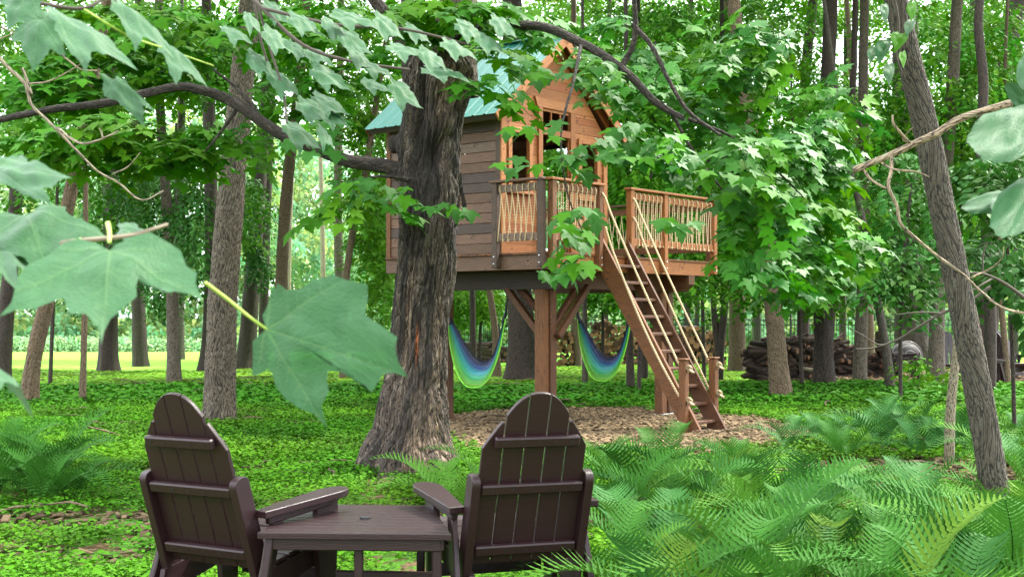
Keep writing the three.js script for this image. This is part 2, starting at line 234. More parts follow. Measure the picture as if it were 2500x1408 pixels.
{
  setSeed(91);
  const near = [0, 1, 2].map(() => coverPatch(0.22, 92, 0.016, 0.044, 0.1)), far = [0, 1].map(() => coverPatch(0.5, 90, 0.05, 0.1, 0.16));
  const q = new THREE.Quaternion(), e = new THREE.Euler(), lists = near.map(() => [[], []]), lists2 = far.map(() => [[], []]);
  for (let k = 0; k < 8500; k++) {
    const z = -Math.sqrt(rr(36, 23 * 23)), x = rr(-0.44, 0.44) * -z; if (mulchAt(x, z) < 1.02 || litterAt(x, z) < 0.55 + 0.5 * R()) continue;
    const d = N2(x * 0.5, z * 0.5); if (d + 0.5 * N2(x * 1.7, z * 1.7 + 40) < -0.6 && R() < 0.75) continue;
    const s = rr(0.75, 1.25) * (z > -12 ? 0.78 : 1), i = Math.floor(R() * 3), b = 0.92 + 0.3 * N2(x * 0.35 + 7, z * 0.35) + 0.2 * N2(x * 1.3, z * 1.3) + rr(-0.15, 0.15), y = 0.5 + 0.5 * N2(x * 0.25, z * 0.25 + 20);
    lists[i][0].push(new THREE.Matrix4().compose(V(x, 0, z), q.setFromEuler(e.set(0, R() * 6.28, 0)), V(s, s * rr(0.7, 1.3), s))); lists[i][1].push(new THREE.Color().setRGB(b * (0.75 + 0.9 * y), b * (0.85 + 0.3 * y), b * 0.9));
  }
  const gc = tag(thing('ground_cover', 'low leafy green ground cover spreading across the shaded woodland floor', 'ground cover'), null, null, null, 'stuff'); lists.forEach(([a, b], i) => inst(gc, 'leaves', near[i], M.cover, a, b, 'stuff'));
  for (let k = 0; k < 7500; k++) {
    const z = -Math.sqrt(rr(21 * 21, 38 * 38)), x = rr(-0.44, 0.44) * -z; if ((x < -1 && z < -34.5 + N2(x * 0.5, 9)) || mulchAt(x, z) < 1.05 || pathAt(x, z) < 0.95 + 0.2 * R() || litterAt(x, z) < 0.95 + 0.3 * R()) continue;
    const y = sstep(-z + 1.5 * N2(x * 0.3, 5), 25, 29); const s = rr(0.7, 1.2), i = R() < y ? 1 : 0, b = 0.9 + 0.2 * N2(x * 0.2 + 7, z * 0.2);  // growth at the back takes a brighter leaf colour to stand for open sky light
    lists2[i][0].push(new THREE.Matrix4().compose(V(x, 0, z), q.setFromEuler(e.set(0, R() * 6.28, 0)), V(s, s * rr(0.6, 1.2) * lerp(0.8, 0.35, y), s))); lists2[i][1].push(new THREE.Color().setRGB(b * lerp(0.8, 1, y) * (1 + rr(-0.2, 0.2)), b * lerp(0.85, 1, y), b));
  }
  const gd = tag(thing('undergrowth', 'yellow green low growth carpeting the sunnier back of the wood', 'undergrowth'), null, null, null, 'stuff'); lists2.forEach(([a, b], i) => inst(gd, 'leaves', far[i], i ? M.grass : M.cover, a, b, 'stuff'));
}

// ---------------------------------------------------------------- leaves
const HALF = [[0.2, -0.09], [0.4, -0.02], [0.31, 0.13], [0.43, 0.19], [0.6, 0.3], [0.72, 0.52], [0.5, 0.5], [0.42, 0.46], [0.25, 0.45], [0.31, 0.62], [0.2, 0.72], [0.15, 0.8]];
const OUT = [[0, 0], ...HALF, [0, 1.06], ...HALF.slice().reverse().map(([x, y]) => [-x, y])];
const LOW = [[0, 0], [0.4, -0.04], [0.33, 0.18], [0.7, 0.5], [0.27, 0.46], [0, 1.05], [-0.27, 0.46], [-0.7, 0.5], [-0.33, 0.18], [-0.4, -0.04]];
const OVATE = [[0, 0], [0.27, 0.22], [0.3, 0.5], [0.16, 0.82], [0, 1.1], [-0.16, 0.82], [-0.3, 0.5], [-0.27, 0.22]];
function leafInto(m, out, M4, droop = 0.25, fold = 0.1) { // leaf lies in x (across) / z (along), y up
  const f = (x, y) => { const q = V(x, fold * Math.abs(x) - droop * (x * x * 0.7 + y * y * 0.6), y).applyMatrix4(M4); return m.v(q.x, q.y, q.z, x, y); };
  const c = f(0, 0.3), P = out.map(([x, y]) => f(x, y)); for (let k = 0; k < P.length; k++) m.t(c, P[(k + 1) % P.length], P[k]);
}
const leafGeo = (out, droop, fold) => { const m = new MB(); leafInto(m, out, new THREE.Matrix4(), droop, fold); return m.geo(); };
const mapleLeaves = [[0.15, 0.1], [0.35, 0.05], [0.5, 0.14], [0.28, 0.2]].map(([a, b]) => leafGeo(OUT, a, b));
// a spray: twig along +z carrying leaves roughly in its plane, drooping
function spray(out, n, len, s0, s1, flat = 0.35, withTwig = true) {
  const m = new MB(), q = new THREE.Quaternion(), e = new THREE.Euler(0, 0, 0, 'YXZ');
  if (withTwig) { const w = 0.004; const A = [[-w, 0, 0], [w, 0, 0], [0, -0.1 * len, len], [0, w, 0.3 * len]].map((p) => m.v(...p)); m.t(A[0], A[1], A[2]); m.t(A[0], A[2], A[3]); m.t(A[1], A[3], A[2]); }
  for (let k = 0; k < n; k++) {
    const t = k === n - 1 ? 1 : (Math.floor(k / 2) + rr(0.3, 0.8)) / (n / 2), side = k === n - 1 ? 0 : k % 2 ? 1 : -1, s = rr(s0, s1), az = side * rr(0.7, 1.5) + rn() * 0.15;
    const r = rr(0.3, 1) * s * 0.6, p = V(side * (r + rr(0, 0.06) * len), -0.1 * len * t * t + rn() * flat * 0.12, t * len);
    leafInto(m, out, new THREE.Matrix4().compose(p, q.setFromEuler(e.set(rr(0.0, 0.5) + rn() * flat * 0.6, az, rn() * flat)), V(s, s, s)), rr(0.1, 0.45), rr(0.02, 0.18));
  }
  return m.geo();
}
setSeed(202);
const SPR = {
  maple: [0, 1, 2, 3].map(() => spray(OUT, 11, 0.42, 0.095, 0.15)), mapleFar: [0, 1].map(() => spray(LOW, 15, 0.6, 0.11, 0.17, 0.5)), ovate: [0, 1, 2].map(() => spray(OVATE, 19, 0.6, 0.085, 0.13, 0.6)), small: [0, 1].map(() => spray(OVATE, 25, 0.55, 0.05, 0.085, 0.8)), big: [0, 1].map(() => spray(OVATE, 40, 1.5, 0.16, 0.3, 1.1)),
};
// crown: scatter sprays in regions [px, py, rx, ry, D, dz, n]; clumped by noise so that gaps stay open
function crown(parent, regions, type, mat, o = {}) {
  const geos = SPR[type], L = geos.map(() => [[], []]), q = new THREE.Quaternion(), e = new THREE.Euler(0, 0, 0, 'YXZ');
  const { tilt = 0.5, tv = 0.35, face = 0.35, gap = -0.15, cs = 1.1, size = 1, bright = 1, vary = 0.22, warm = 0.15, kind = 'stuff', name = 'crown' } = o;
  for (const [px, py, rx, ry, D, dz, n] of regions) for (let k = 0, g = 0; k < n && g < n * 5; g++) {
    let a, b, c; do { a = rr(-1, 1); b = rr(-1, 1); c = rr(-1, 1); } while (a * a + b * b + c * c > 1);
    const p = at(px + a * rx, py + b * ry, D + c * dz); if (p.y < 0.15) continue; if (N3(p.x * cs, p.y * cs * 1.6, p.z * cs) < gap) continue; k++;
    const az = R() < face ? Math.atan2(-p.x, -p.z) + rn() * 1.2 : R() * 6.283, s = size * rr(0.75, 1.25);
    q.setFromEuler(e.set(tilt + rn() * tv, az, rn() * tv)); const i = Math.floor(R() * geos.length);
    L[i][0].push(new THREE.Matrix4().compose(p, q, V(s, s, s))); const bb = bright * (1 + rr(-vary, vary)), w = 1 + rr(-warm, warm) * 1.6; L[i][1].push(new THREE.Color().setRGB(bb * w, bb, bb * (2 - w) * 0.95));
  }
  geos.forEach((g, i) => L[i][0].length && inst(parent, name, g, mat, L[i][0].map((x) => x), L[i][1], kind));
}

// ---------------------------------------------------------------- trunks
// a trunk swept through px points [px, py, width px] at depth D; bark furrows are real relief
function trunkPath(D, pts, rise = 14, lean = 0) {
  const P = pts.map(([x, y]) => at(x, y, D)), Rd = pts.map((p) => ((p[2] || pts[0][2]) * D) / FPX / 2), a = P[P.length - 2], b = P[P.length - 1];
  if (rise > b.y + 0.5) { const d = b.clone().sub(a).normalize(); d.y = Math.max(d.y, 0.6); d.normalize(); const L = (rise - b.y) / d.y; P.push(b.clone().addScaledVector(d, L)); Rd.push(Rd[Rd.length - 1] * 0.35); }
  if (P[0].y > -0.2 && P[0].y < 0.6) { P[0].y = -0.12; }
  return [P, Rd];
}
function trunkGeo(P, Rd, o = {}) {
  const { seg = 24, step = 0.12, amp = 0.0, fx = 22, fy = 3.5, flare = 0.5, flareH = 0.5, roots = 5, seed = 1, lump = 0.05, color = null, maxY = 99 } = o;
  const c = new THREE.CatmullRomCurve3(P, false, 'centripetal'), L = c.getLength(), n = Math.ceil(Math.min(L, o.maxLen || 99) / step), m = new MB(), col = [], ref = V(0, 0, 1);
  const ts = []; for (let k = 0; k <= n; k++) ts.push((k * step) / L > 1 ? 1 : (k * step) / L);
  let len = 0, last = null;
  ts.forEach((u, k) => {
    const t = c.getUtoTmapping(u), q = c.getPoint(t), d = c.getTangent(t), f = t * (P.length - 1), i0 = Math.min(Math.floor(f), P.length - 2); let r = lerp(Rd[i0], Rd[i0 + 1], f - i0);
    const x = ref.clone().cross(d).normalize().negate(), y = d.clone().cross(x); if (last) len += q.distanceTo(last); last = q;
    for (let j = 0; j <= seg; j++) {
      const a = (j / seg) * Math.PI * 2, ca = Math.cos(a), sa = Math.sin(a), fl = Math.exp(-len / flareH) * flare;
      let w = r * (1 + fl * (0.6 + 0.55 * Math.sin(a * roots + seed * 2 + 1.3 * Math.sin(a * 2 + seed)))) * (1 + lump * N3(ca * 1.2 + seed, sa * 1.2, len * 1.1));
      if (o.extra) w += o.extra(a, len, r, q);
      if (amp) { const wx = ca * r * fx, wy = sa * r * fx, wz = len * fy, wa = 0.55 * N3(wx * 0.35, wy * 0.35, wz * 0.9 + seed), rg = 1 - Math.abs(N3(wx + wa, wy + wa, wz + seed)), r2 = 1 - Math.abs(N3(wx * 2.1 + 5, wy * 2.1, wz * 2.4)); w += amp * (0.35 - Math.pow(rg, 3) * 0.9 - r2 * r2 * 0.3); }
      m.v(q.x + (x.x * ca + y.x * sa) * w, q.y + (x.y * ca + y.y * sa) * w, q.z + (x.z * ca + y.z * sa) * w, (j / seg) * 6.283 * Rd[0], len);
      if (color) col.push(...color(a, len, q));
    }
    if (k) for (let j = 0; j < seg; j++) { const a = (k - 1) * (seg + 1) + j, b = a + seg + 1; m.q(a, a + 1, b + 1, b); }
  });
  const end = m.v(last.x, last.y, last.z); if (color) col.push(0.3, 0.3, 0.3); for (let j = 0; j < seg; j++) m.t(end, (ts.length - 1) * (seg + 1) + j, (ts.length - 1) * (seg + 1) + j + 1);
  const g = m.geo(); if (color) g.setAttribute('color', new THREE.Float32BufferAttribute(col, 3));
  { const N = g.attributes.normal, s = seg + 1; for (let k = 0; k < ts.length; k++) { const a = k * s, b = a + seg, v = V(N.getX(a) + N.getX(b), N.getY(a) + N.getY(b), N.getZ(a) + N.getZ(b)).normalize(); N.setXYZ(a, v.x, v.y, v.z); N.setXYZ(b, v.x, v.y, v.z); } }
  return g;
}
function tree(name, label, D, pts, mat, o = {}) {
  const [P, Rd] = trunkPath(D, pts, o.rise ?? 13), base = P[0].clone(); base.y = 0;
  const t = thing(name, label, o.category || 'tree', base, 0, o.group);
  const loc = P.map((p) => p.clone().sub(base)); setSeed(Math.round(pts[0][0] * 31 + D * 7));
  const near = o.near ? { seg: 90, step: 0.022, amp: o.amp ?? 0.014, maxLen: o.maxLen ?? 7 } : { seg: 18, step: 0.16, amp: 0 };
  part(t, 'trunk', trunkGeo(loc, Rd, { ...near, flare: o.flare ?? 0.35, flareH: o.flareH ?? 0.35, seed: (pts[0][0] % 17) + 1, fx: o.fx, fy: o.fy, roots: o.roots }), mat);
  if (o.near && near.maxLen < 12) { const k = P.length - 2; part(t, 'upper_trunk', tube([loc[k].clone().lerp(loc[k + 1], 0.0), loc[k + 1]], [Rd[k] * 0.98, Rd[k + 1]], 16, 10, 0.05), mat); }
  for (const b of o.limbs || []) part(t, 'limb', tube(b.map(([x, y, w, d]) => at(x, y, D + (d || 0)).sub(base)), b.map(([, , w]) => (w * D) / FPX / 2), 7, 6, 0.15), mat);
  const wrap = { add: (m) => { m.geometry; } };
  if (o.crowns) for (const [type, cm, regions, opt] of o.crowns) { const holder = new THREE.Group(); crown(holder, regions, type, cm, opt); const inv = new THREE.Matrix4().makeTranslation(-base.x, -base.y, -base.z); for (const m of holder.children.slice()) { for (let k = 0, q = new THREE.Matrix4(); k < m.count; k++) { m.getMatrixAt(k, q); m.setMatrixAt(k, q.premultiply(inv)); } t.add(m); } }
  if (o.canopy) { // foliage above the frame
    const [n, rad] = o.canopy, q = new THREE.Quaternion(), e = new THREE.Euler(), ms = []; const tip = loc[loc.length - 1];
    for (let k = 0; k < n; k++) { const a = R() * 6.283, d = Math.sqrt(R()) * rad; const p = V(tip.x + Math.cos(a) * d, Math.max((1.5 + (770 / FPX) * (D + 3)) * 1.08, 0) + rr(0.5, 6) * (1 - d / rad / 2), tip.z + Math.sin(a) * d * 0.8); if (-(p.z + base.z) > 0 && p.y < 1.5 + (800 / FPX) * -(p.z + base.z)) continue; const s = rr(0.8, 1.5); ms.push(new THREE.Matrix4().compose(p, q.setFromEuler(e.set(rn() * 0.5, R() * 6.28, rn() * 0.5)), V(s, s, s))); }
    if (ms.length) inst(t, 'crown', SPR.big[0], M.leafOvate, ms, null, 'stuff');
  }
  return t;
}
// ---- trees at the left
const FAR = 'leafBright';
tree('tree', 'dark leaning trunk cut off by the left edge of the picture', 29, [[2, 926, 42], [14, 760, 38], [24, 650, 36], [48, 350, 30], [74, 120, 26], [92, -30, 24]], M.barkDark, { canopy: [34, 3.5] });
tree('tree', 'slim brown trunk leaning right behind the lowest big leaf at far left', 21.4, [[66, 992, 44], [80, 880, 38], [112, 740, 36], [152, 560, 34], [188, 385, 30], [216, 250, 28], [250, 60, 26]], M.barkTan, { near: true, amp: 0.01, maxLen: 6.5, canopy: [34, 3.5], crowns: [['ovate', M.leafOvate, [[150, 330, 190, 110, 22, 1.5, 70], [60, 60, 160, 140, 22, 1.5, 80]]]] });
tree('sapling', 'thin straight pale sapling left of the flared dark trunk', 21.4, [[200, 992, 17], [203, 860, 15], [207, 700, 14], [208, 480, 12], [205, 300, 10]], M.barkTan, { rise: 5, flare: 0.2 });
tree('tree', 'short looking dark trunk with a widely flared base near the lawn edge', 34, [[263, 905, 44], [263, 840, 42], [266, 760, 40], [270, 600, 38], [268, 300, 34], [270, -20, 30]], M.barkDark, { flare: 0.75, flareH: 0.45, canopy: [34, 3.6], crowns: [['ovate', M.leafDark, [[300, 520, 90, 150, 34, 2.5, 150], [400, 640, 80, 100, 33, 2, 90], [230, 700, 70, 50, 33, 2, 30]], { tilt: 0.8 }]] });
tree('tree', 'dark furrowed trunk second from the flared one at the lawn edge', 38, [[342, 890, 38], [338, 780, 34], [334, 640, 30], [336, 300, 27], [340, -20, 24]], M.barkDark, { flare: 0.4, canopy: [34, 3.6], crowns: [['ovate', M.leafDark, [[400, 420, 110, 100, 38, 2.5, 110], [300, 440, 110, 70, 38, 2.5, 70]], { tilt: 0.8 }]] });
tree('tree', 'grey trunk with a crossing second stem left of the tall pale trunk', 28.5, [[424, 936, 34], [422, 800, 31], [416, 640, 28], [404, 470, 25], [392, 300, 22], [386, -20, 20]], M.barkSilver, { flare: 0.3, canopy: [34, 3.5], limbs: [[[418, 700, 16], [428, 540, 14], [436, 380, 12], [446, 150, 9]]], crowns: [['ovate', M.leafDark, [[470, 560, 60, 130, 28, 2, 60], [390, 480, 130, 100, 29, 2, 80], [420, 110, 150, 110, 28, 2, 90]], { tilt: 0.8 }]] });
tree('tree', 'far pale grey trunk just behind the one with the crossing stem', 44, [[438, 880, 24], [438, 780, 22], [440, 600, 20], [442, 200, 18]], M.barkGrey, { canopy: [24, 3.5] });
tree('tree', 'tall straight pale grey trunk with finely ridged bark behind the left chair', 17.8, [[535, 1036, 78], [537, 900, 74], [545, 700, 70], [556, 560, 67], [572, 380, 62], [592, 180, 56], [612, -20, 52]], M.barkSilver, { near: true, amp: 0.02, fx: 26, fy: 3, maxLen: 6.8, flare: 0.22, flareH: 0.3, canopy: [34, 3.6] });
tree('tree', 'dark trunk hidden close behind the tall pale grey trunk', 34, [[506, 905, 40], [512, 780, 34], [516, 600, 33], [512, 400, 32], [505, 100, 28]], M.barkDark, { flare: 0.7, canopy: [32, 3.5] });
tree('tree', 'dark ivy covered trunk right of the tall pale grey trunk', 36, [[598, 895, 50], [606, 800, 42], [618, 640, 38], [634, 420, 34], [652, 200, 30], [668, -20, 26]], M.barkDark, { flare: 0.6, canopy: [32, 3.5], crowns: [['ovate', M.leafDark, [[618, 520, 40, 120, 35.2, 0.5, 58], [625, 640, 34, 50, 35.2, 0.4, 16]], { tilt: 0.9, face: 0.8 }]] });
tree('tree', 'thin dark trunk beside the ivy covered one', 38, [[640, 890, 24], [646, 640, 22], [654, 420, 21], [668, 100, 19]], M.barkDark, { canopy: [27, 3.5] });
tree('tree', 'slightly bowed brown trunk standing alone in the bright gap', 31, [[690, 905, 34], [686, 760, 31], [690, 600, 29], [706, 400, 27], [728, 220, 24], [742, 60, 22], [752, -30, 20]], M.barkTan, { near: true, amp: 0.012, maxLen: 9.5, canopy: [32, 3.5], crowns: [['ovate', M.leafOvate, [[640, 330, 80, 110, 31, 2, 50], [600, 520, 40, 100, 31, 1, 36]]]] });
tree('tree', 'straight grey trunk right of the bright gap', 40, [[830, 890, 24], [828, 700, 23], [824, 480, 21], [829, 240, 19], [832, -30, 17]], M.barkSilver, { canopy: [29, 3.5] });
tree('tree', 'slim brown trunk leaning right up to the roof corner', 30, [[838, 905, 18], [845, 680, 17], [866, 540, 17], [888, 440, 17], [906, 330, 16], [916, 260, 15], [950, 60, 13]], M.barkTan, { canopy: [27, 3.5], crowns: [['ovate', M.leafBright, [[905, 470, 60, 220, 31, 1.8, 260], [880, 250, 70, 100, 31, 1.8, 140], [930, 700, 40, 120, 32, 1.5, 110]], { gap: -0.05 }]] });
tree('birch', 'pale whitish far trunk in the bright gap', 62, [[788, 850, 14], [788, 640, 12], [784, 470, 11], [778, 200, 9]], M.deadPale, { rise: 16 });
tree('birch', 'second pale far trunk low behind the bowed brown trunk', 58, [[706, 850, 15], [704, 660, 12], [712, 420, 10]], M.deadPale, { rise: 15 });
// ---- behind the treehouse
tree('tree', 'very thick dark trunk with flared base behind the treehouse post', 29.5, [[1270, 934, 72], [1272, 880, 66], [1270, 760, 62], [1264, 640, 58], [1258, 400, 54], [1250, -20, 46]], M.barkDark, { near: true, amp: 0.018, flare: 0.55, maxLen: 9, canopy: [40, 4] });
tree('tree', 'thin grey trunk seen through the left hammock', 33, [[1156, 900, 17], [1154, 780, 15], [1152, 660, 14], [1150, 300, 12]], M.barkDark, { canopy: [21, 3] });
tree('tree', 'slanting thin trunk right of the left hammock', 31, [[1214, 912, 22], [1208, 800, 17], [1192, 690, 15], [1180, 600, 13], [1160, 300, 11]], M.barkTan, { canopy: [21, 3] });
tree('tree', 'pale mottled trunk beside the cut log stack', 37, [[1408, 895, 28], [1406, 800, 26], [1404, 680, 25], [1402, 300, 22]], M.barkTan, { canopy: [29, 3.5] });
tree('tree', 'slender grey trunk at the left edge of the right hammock', 27, [[1429, 925, 15], [1428, 800, 13], [1426, 640, 12], [1424, 300, 10]], M.barkGrey, { canopy: [18, 3] });
tree('tree', 'thin dark trunk in the grass below the staircase', 24.8, [[1540, 962, 21], [1538, 880, 18], [1536, 760, 16], [1534, 560, 15], [1530, 200, 12]], M.barkDark, { flare: 0.3, canopy: [21, 3] });
tree('tree', 'dark trunk right of the thin one below the staircase', 30, [[1572, 925, 20], [1572, 800, 18], [1566, 560, 16], [1560, 150, 13]], M.barkDark, { canopy: [21, 3] });
tree('tree', 'forked dark trunk in front of the long log stack', 29, [[1752, 930, 26], [1758, 850, 22], [1770, 740, 18], [1772, 560, 16], [1766, 200, 13]], M.barkDark, { canopy: [24, 3], limbs: [[[1756, 870, 18], [1744, 760, 15], [1738, 620, 13], [1730, 380, 10]]] });
// ---- trees at the right
tree('tree', 'tan ridged trunk in front of the dark split wood heap', 22.6, [[1910, 976, 54], [1900, 880, 47], [1888, 740, 43], [1874, 610, 40], [1852, 450, 37], [1826, 260, 34], [1800, 90, 32], [1790, -30, 30]], M.barkTan, { near: true, amp: 0.016, maxLen: 8, flare: 0.25, canopy: [34, 3.5] });
tree('tree', 'double grey trunk at the right end of the dark wood heap', 27, [[2012, 948, 56], [2012, 860, 46], [2008, 740, 42], [2004, 560, 36], [2014, 340, 34], [2024, 150, 34], [2030, -30, 33]], M.barkDark, { near: true, amp: 0.014, maxLen: 9, flare: 0.25, canopy: [34, 3.5], limbs: [[[2022, 860, 26], [2030, 700, 24], [2040, 500, 20], [2080, 250, 16], [2090, -20, 14]]] });
tree('tree', 'smooth grey trunk standing at the edge of the bare clearing', 28, [[2100, 940, 36], [2102, 850, 32], [2108, 700, 30], [2112, 500, 26], [2108, 260, 24], [2112, -20, 22]], M.barkSilver, { flare: 0.2, canopy: [32, 3.5] });
tree('tree', 'brown trunk half hidden behind the smooth grey one', 36, [[2124, 890, 26], [2122, 780, 24], [2112, 600, 22], [2090, 300, 18]], M.barkTan, { canopy: [27, 3.5] });
tree('tree', 'slim curving grey trunk in front of the side on garden chair', 25, [[2176, 962, 26], [2168, 880, 22], [2152, 780, 20], [2134, 680, 18], [2112, 560, 17], [2094, 480, 16], [2062, 360, 14], [2040, 200, 12]], M.barkGrey, { flare: 0.2, canopy: [24, 3] });
tree('tree', 'massive old trunk behind the domed fire pit', 39, [[2232, 885, 88], [2228, 820, 78], [2222, 700, 72], [2216, 560, 70], [2214, 300, 66], [2210, -20, 60]], M.barkDark, { near: true, amp: 0.024, flare: 0.35, maxLen: 11, canopy: [40, 4] });
tree('tree', 'grey trunk beside the grey backed garden chair', 27, [[2286, 948, 50], [2288, 860, 38], [2290, 720, 36], [2300, 540, 33], [2320, 300, 30], [2340, -20, 27]], M.barkSilver, { flare: 0.3, canopy: [32, 3.5] });
const leaner = tree('tree', 'leaning grey trunk rising from the ferns at the right', 9.2, [[2448, 1300, 74], [2424, 1160, 68], [2404, 1040, 66], [2376, 880, 64], [2340, 700, 62], [2304, 520, 62], [2276, 380, 62], [2244, 240, 60], [2210, 100, 58], [2180, -40, 56]], M.barkGrey, { near: true, amp: 0.007, fx: 60, fy: 9, maxLen: 4.2, rise: 9, flare: 0.06, flareH: 0.2, canopy: [16, 2.5] });
tree('pole_tree', 'bare pale dead pole left of the leaning trunk', 13, [[2318, 1130, 26], [2322, 1000, 24], [2334, 880, 21], [2342, 790, 18], [2344, 780, 5]], M.deadPale, { rise: 0, flare: 0.05, category: 'dead tree' });
tree('tree', 'dark slender trunk at the upper right behind the leaning one', 24, [[2416, 930, 30], [2420, 800, 28], [2410, 560, 26], [2396, 400, 24], [2402, 200, 24], [2390, 60, 22], [2396, -30, 20]], M.barkDark, { canopy: [27, 3.5] });
tree('tree', 'thin curving trunk in front of the far right garden chairs', 27, [[2462, 920, 18], [2454, 830, 15], [2446, 740, 14], [2440, 560, 12], [2450, 300, 10]], M.barkTan, { canopy: [18, 3] });
tree('tree', 'thick dark trunk leaning into the top right corner', 33, [[2400, 1010, 60], [2420, 600, 56], [2446, 200, 50], [2470, 60, 48], [2500, -40, 46]], M.barkDark, { canopy: [18, 3] });
tree('tree', 'straight dark trunk high behind the maple leaves right of the treehouse', 33, [[1960, 930, 30], [1962, 700, 28], [1958, 400, 26], [1966, 200, 25], [1988, -20, 24]], M.barkDark, { canopy: [29, 3.5] });
tree('tree', 'dark far trunk between the treehouse roof and the right hand trees', 34, [[1800, 905, 40], [1800, 600, 38], [1798, 300, 36], [1792, 120, 34], [1780, -20, 32]], M.barkTan, { canopy: [29, 3.5] });
for (const [x, d, w, l] of [[1120, 48, 14, 'far thin trunk behind the fence left of the hammocks'], [1480, 46, 16, 'far trunk rising behind the middle of the log stacks'], [1680, 47, 18, 'far trunk rising behind the right part of the log stacks'], [1850, 48, 20, 'far trunk behind the fence left of the tan ridged trunk'], [2060, 50, 18, 'far trunk behind the fence left of the smooth grey trunk'], [2370, 46, 22, 'far trunk behind the fence right of the grey chair'], [2480, 44, 18, 'far trunk behind the fence near the right edge']]) tree('tree', l, d, [[x, 872, w], [x - 2, 700, w - 2], [x + 4, 400, w - 4], [x + 8, -20, w - 6]], M.barkDark, { canopy: [16, 3.5] });

// ---------------------------------------------------------------- understorey and far wood
function bush(name, label, cat, stemPx, D, crowns, o = {}) { const b = at(stemPx[0], stemPx[1], D); b.y = 0; return tree(name, label, D, [[stemPx[0], HOR(D), o.w || 10], ...stemPx[2]], M.barkDark, { rise: 0, category: cat, crowns, flare: 0.1, ...o }); }
function HOR(D) { return 770 + (EYE * FPX) / D; }
bush('young_tree', 'leafy young tree filling the space behind the treehouse railing', 'young tree', [1560, 0, [[1566, 700, 9], [1590, 420, 7], [1600, 100, 4]]], 24, [['ovate', M.leafMaple2, [[1360, 385, 70, 60, 25, 1.2, 70], [1600, 560, 190, 190, 24, 2, 252], [1520, 330, 120, 160, 24, 2, 180], [1640, 200, 170, 150, 25, 2, 192], [1480, 520, 110, 120, 24, 1.5, 108]], { gap: -0.2 }]]);
bush('young_tree', 'bright young tree in the middle right behind the tan trunk', 'young tree', [1960, 0, [[1950, 700, 9], [1940, 420, 7], [1930, 120, 4]]], 26, [['ovate', M.leafOvate, [[1930, 520, 200, 180, 26, 2, 231], [1900, 260, 190, 170, 27, 2, 181], [2040, 640, 140, 110, 26, 2, 110], [1800, 660, 120, 90, 26, 2, 88]], { gap: -0.12, bright: 1.15 }]]);
bush('young_tree', 'grey leaved young tree before the massive old trunk', 'young tree', [2200, 0, [[2200, 760, 9], [2210, 600, 7], [2230, 420, 4]]], 22, [['ovate', M.leafDark, [[2220, 520, 120, 180, 22, 1.6, 126], [2150, 650, 100, 70, 22, 1.6, 36], [2240, 700, 70, 40, 22, 1.2, 14]], { gap: -0.12, bright: 1.25 }]]);
bush('young_tree', 'dark leafy young tree right of the leaning trunk', 'young tree', [2480, 0, [[2470, 760, 10], [2460, 560, 8], [2470, 300, 5]]], 15, [['ovate', M.leafDark, [[2440, 590, 100, 100, 15, 1.2, 48], [2450, 400, 90, 110, 15, 1.2, 48], [2490, 720, 50, 40, 15, 1, 8]], { gap: -0.1 }]]);
bush('young_tree', 'bright leafy tree top at the upper right between the trunks', 'young tree', [2330, 0, [[2340, 700, 10], [2350, 420, 8], [2340, 100, 5]]], 28, [['ovate', M.leafOvate, [[2250, 70, 190, 100, 30, 2, 78], [2440, 60, 120, 110, 30, 2, 66], [2330, 260, 160, 200, 28, 2, 252], [2430, 200, 110, 200, 28, 2, 156], [2360, 520, 140, 170, 29, 2, 192], [2150, 320, 120, 170, 29, 2, 168]], { gap: -0.1, bright: 1.25, warm: 0.25 }]]);
bush('young_tree', 'leafy tree crown high above the right hand wood', 'young tree', [1720, 0, [[1715, 700, 9], [1710, 420, 7], [1705, 60, 4]]], 30, [['ovate', M.leafOvate, [[1720, 110, 230, 140, 30, 2, 292], [1560, 100, 150, 110, 30, 2, 123], [1900, 60, 150, 100, 31, 2, 104], [1700, 350, 170, 140, 31, 2, 169], [1960, 190, 130, 90, 31, 2, 65]], { gap: 0.0, bright: 1.15 }]]);
bush('young_tree', 'leafy tree crown high at the upper left', 'young tree', [120, 0, [[130, 700, 9], [140, 420, 7], [150, 60, 4]]], 27, [['ovate', M.leafOvate, [[110, 250, 190, 170, 27, 2.5, 230], [380, 120, 220, 150, 28, 2.5, 240], [600, 140, 170, 130, 29, 2.5, 150], [180, 500, 180, 90, 29, 2.5, 60], [780, 40, 200, 70, 29, 2.5, 110]], { gap: -0.08 }]]);
bush('shrub', 'yellow green shrub behind the left hammock', 'shrub', [1170, 0, [[1172, 820, 8], [1176, 700, 5]]], 35, [['ovate', M.leafBright, [[1170, 710, 90, 60, 35, 1.5, 160], [1110, 730, 60, 80, 36, 1.5, 80]], { gap: -0.1 }]]);
bush('shrub', 'green shrub behind the right hammock', 'shrub', [1470, 0, [[1472, 820, 8], [1470, 720, 5]]], 31, [['ovate', M.leafMaple2, [[1470, 705, 100, 40, 31, 1.5, 110], [1590, 700, 90, 35, 31, 1.5, 80], [1370, 710, 60, 40, 33, 1.5, 50]], { gap: -0.1 }]]);
bush('shrub', 'low bright maple shoot by the pale dead pole', 'shrub', [2240, 0, [[2244, 900, 5], [2246, 860, 3]]], 24, [['ovate', M.leafBright, [[2246, 890, 36, 26, 24, 0.3, 9], [2300, 915, 24, 24, 23, 0.3, 6]], { gap: -0.6 }]]);
bush('backdrop_tree', 'broad bright tree crown high behind the big maple at the upper left', 'tree', [420, 0, [[424, 700, 12], [430, 300, 8]]], 47, [['ovate', M.leafBright, [[150, 120, 260, 190, 47, 3, 420], [470, 110, 240, 170, 47, 3, 420], [760, 60, 200, 110, 47, 3, 190]], { gap: -0.02, size: 1.5, cs: 0.7 }]]);
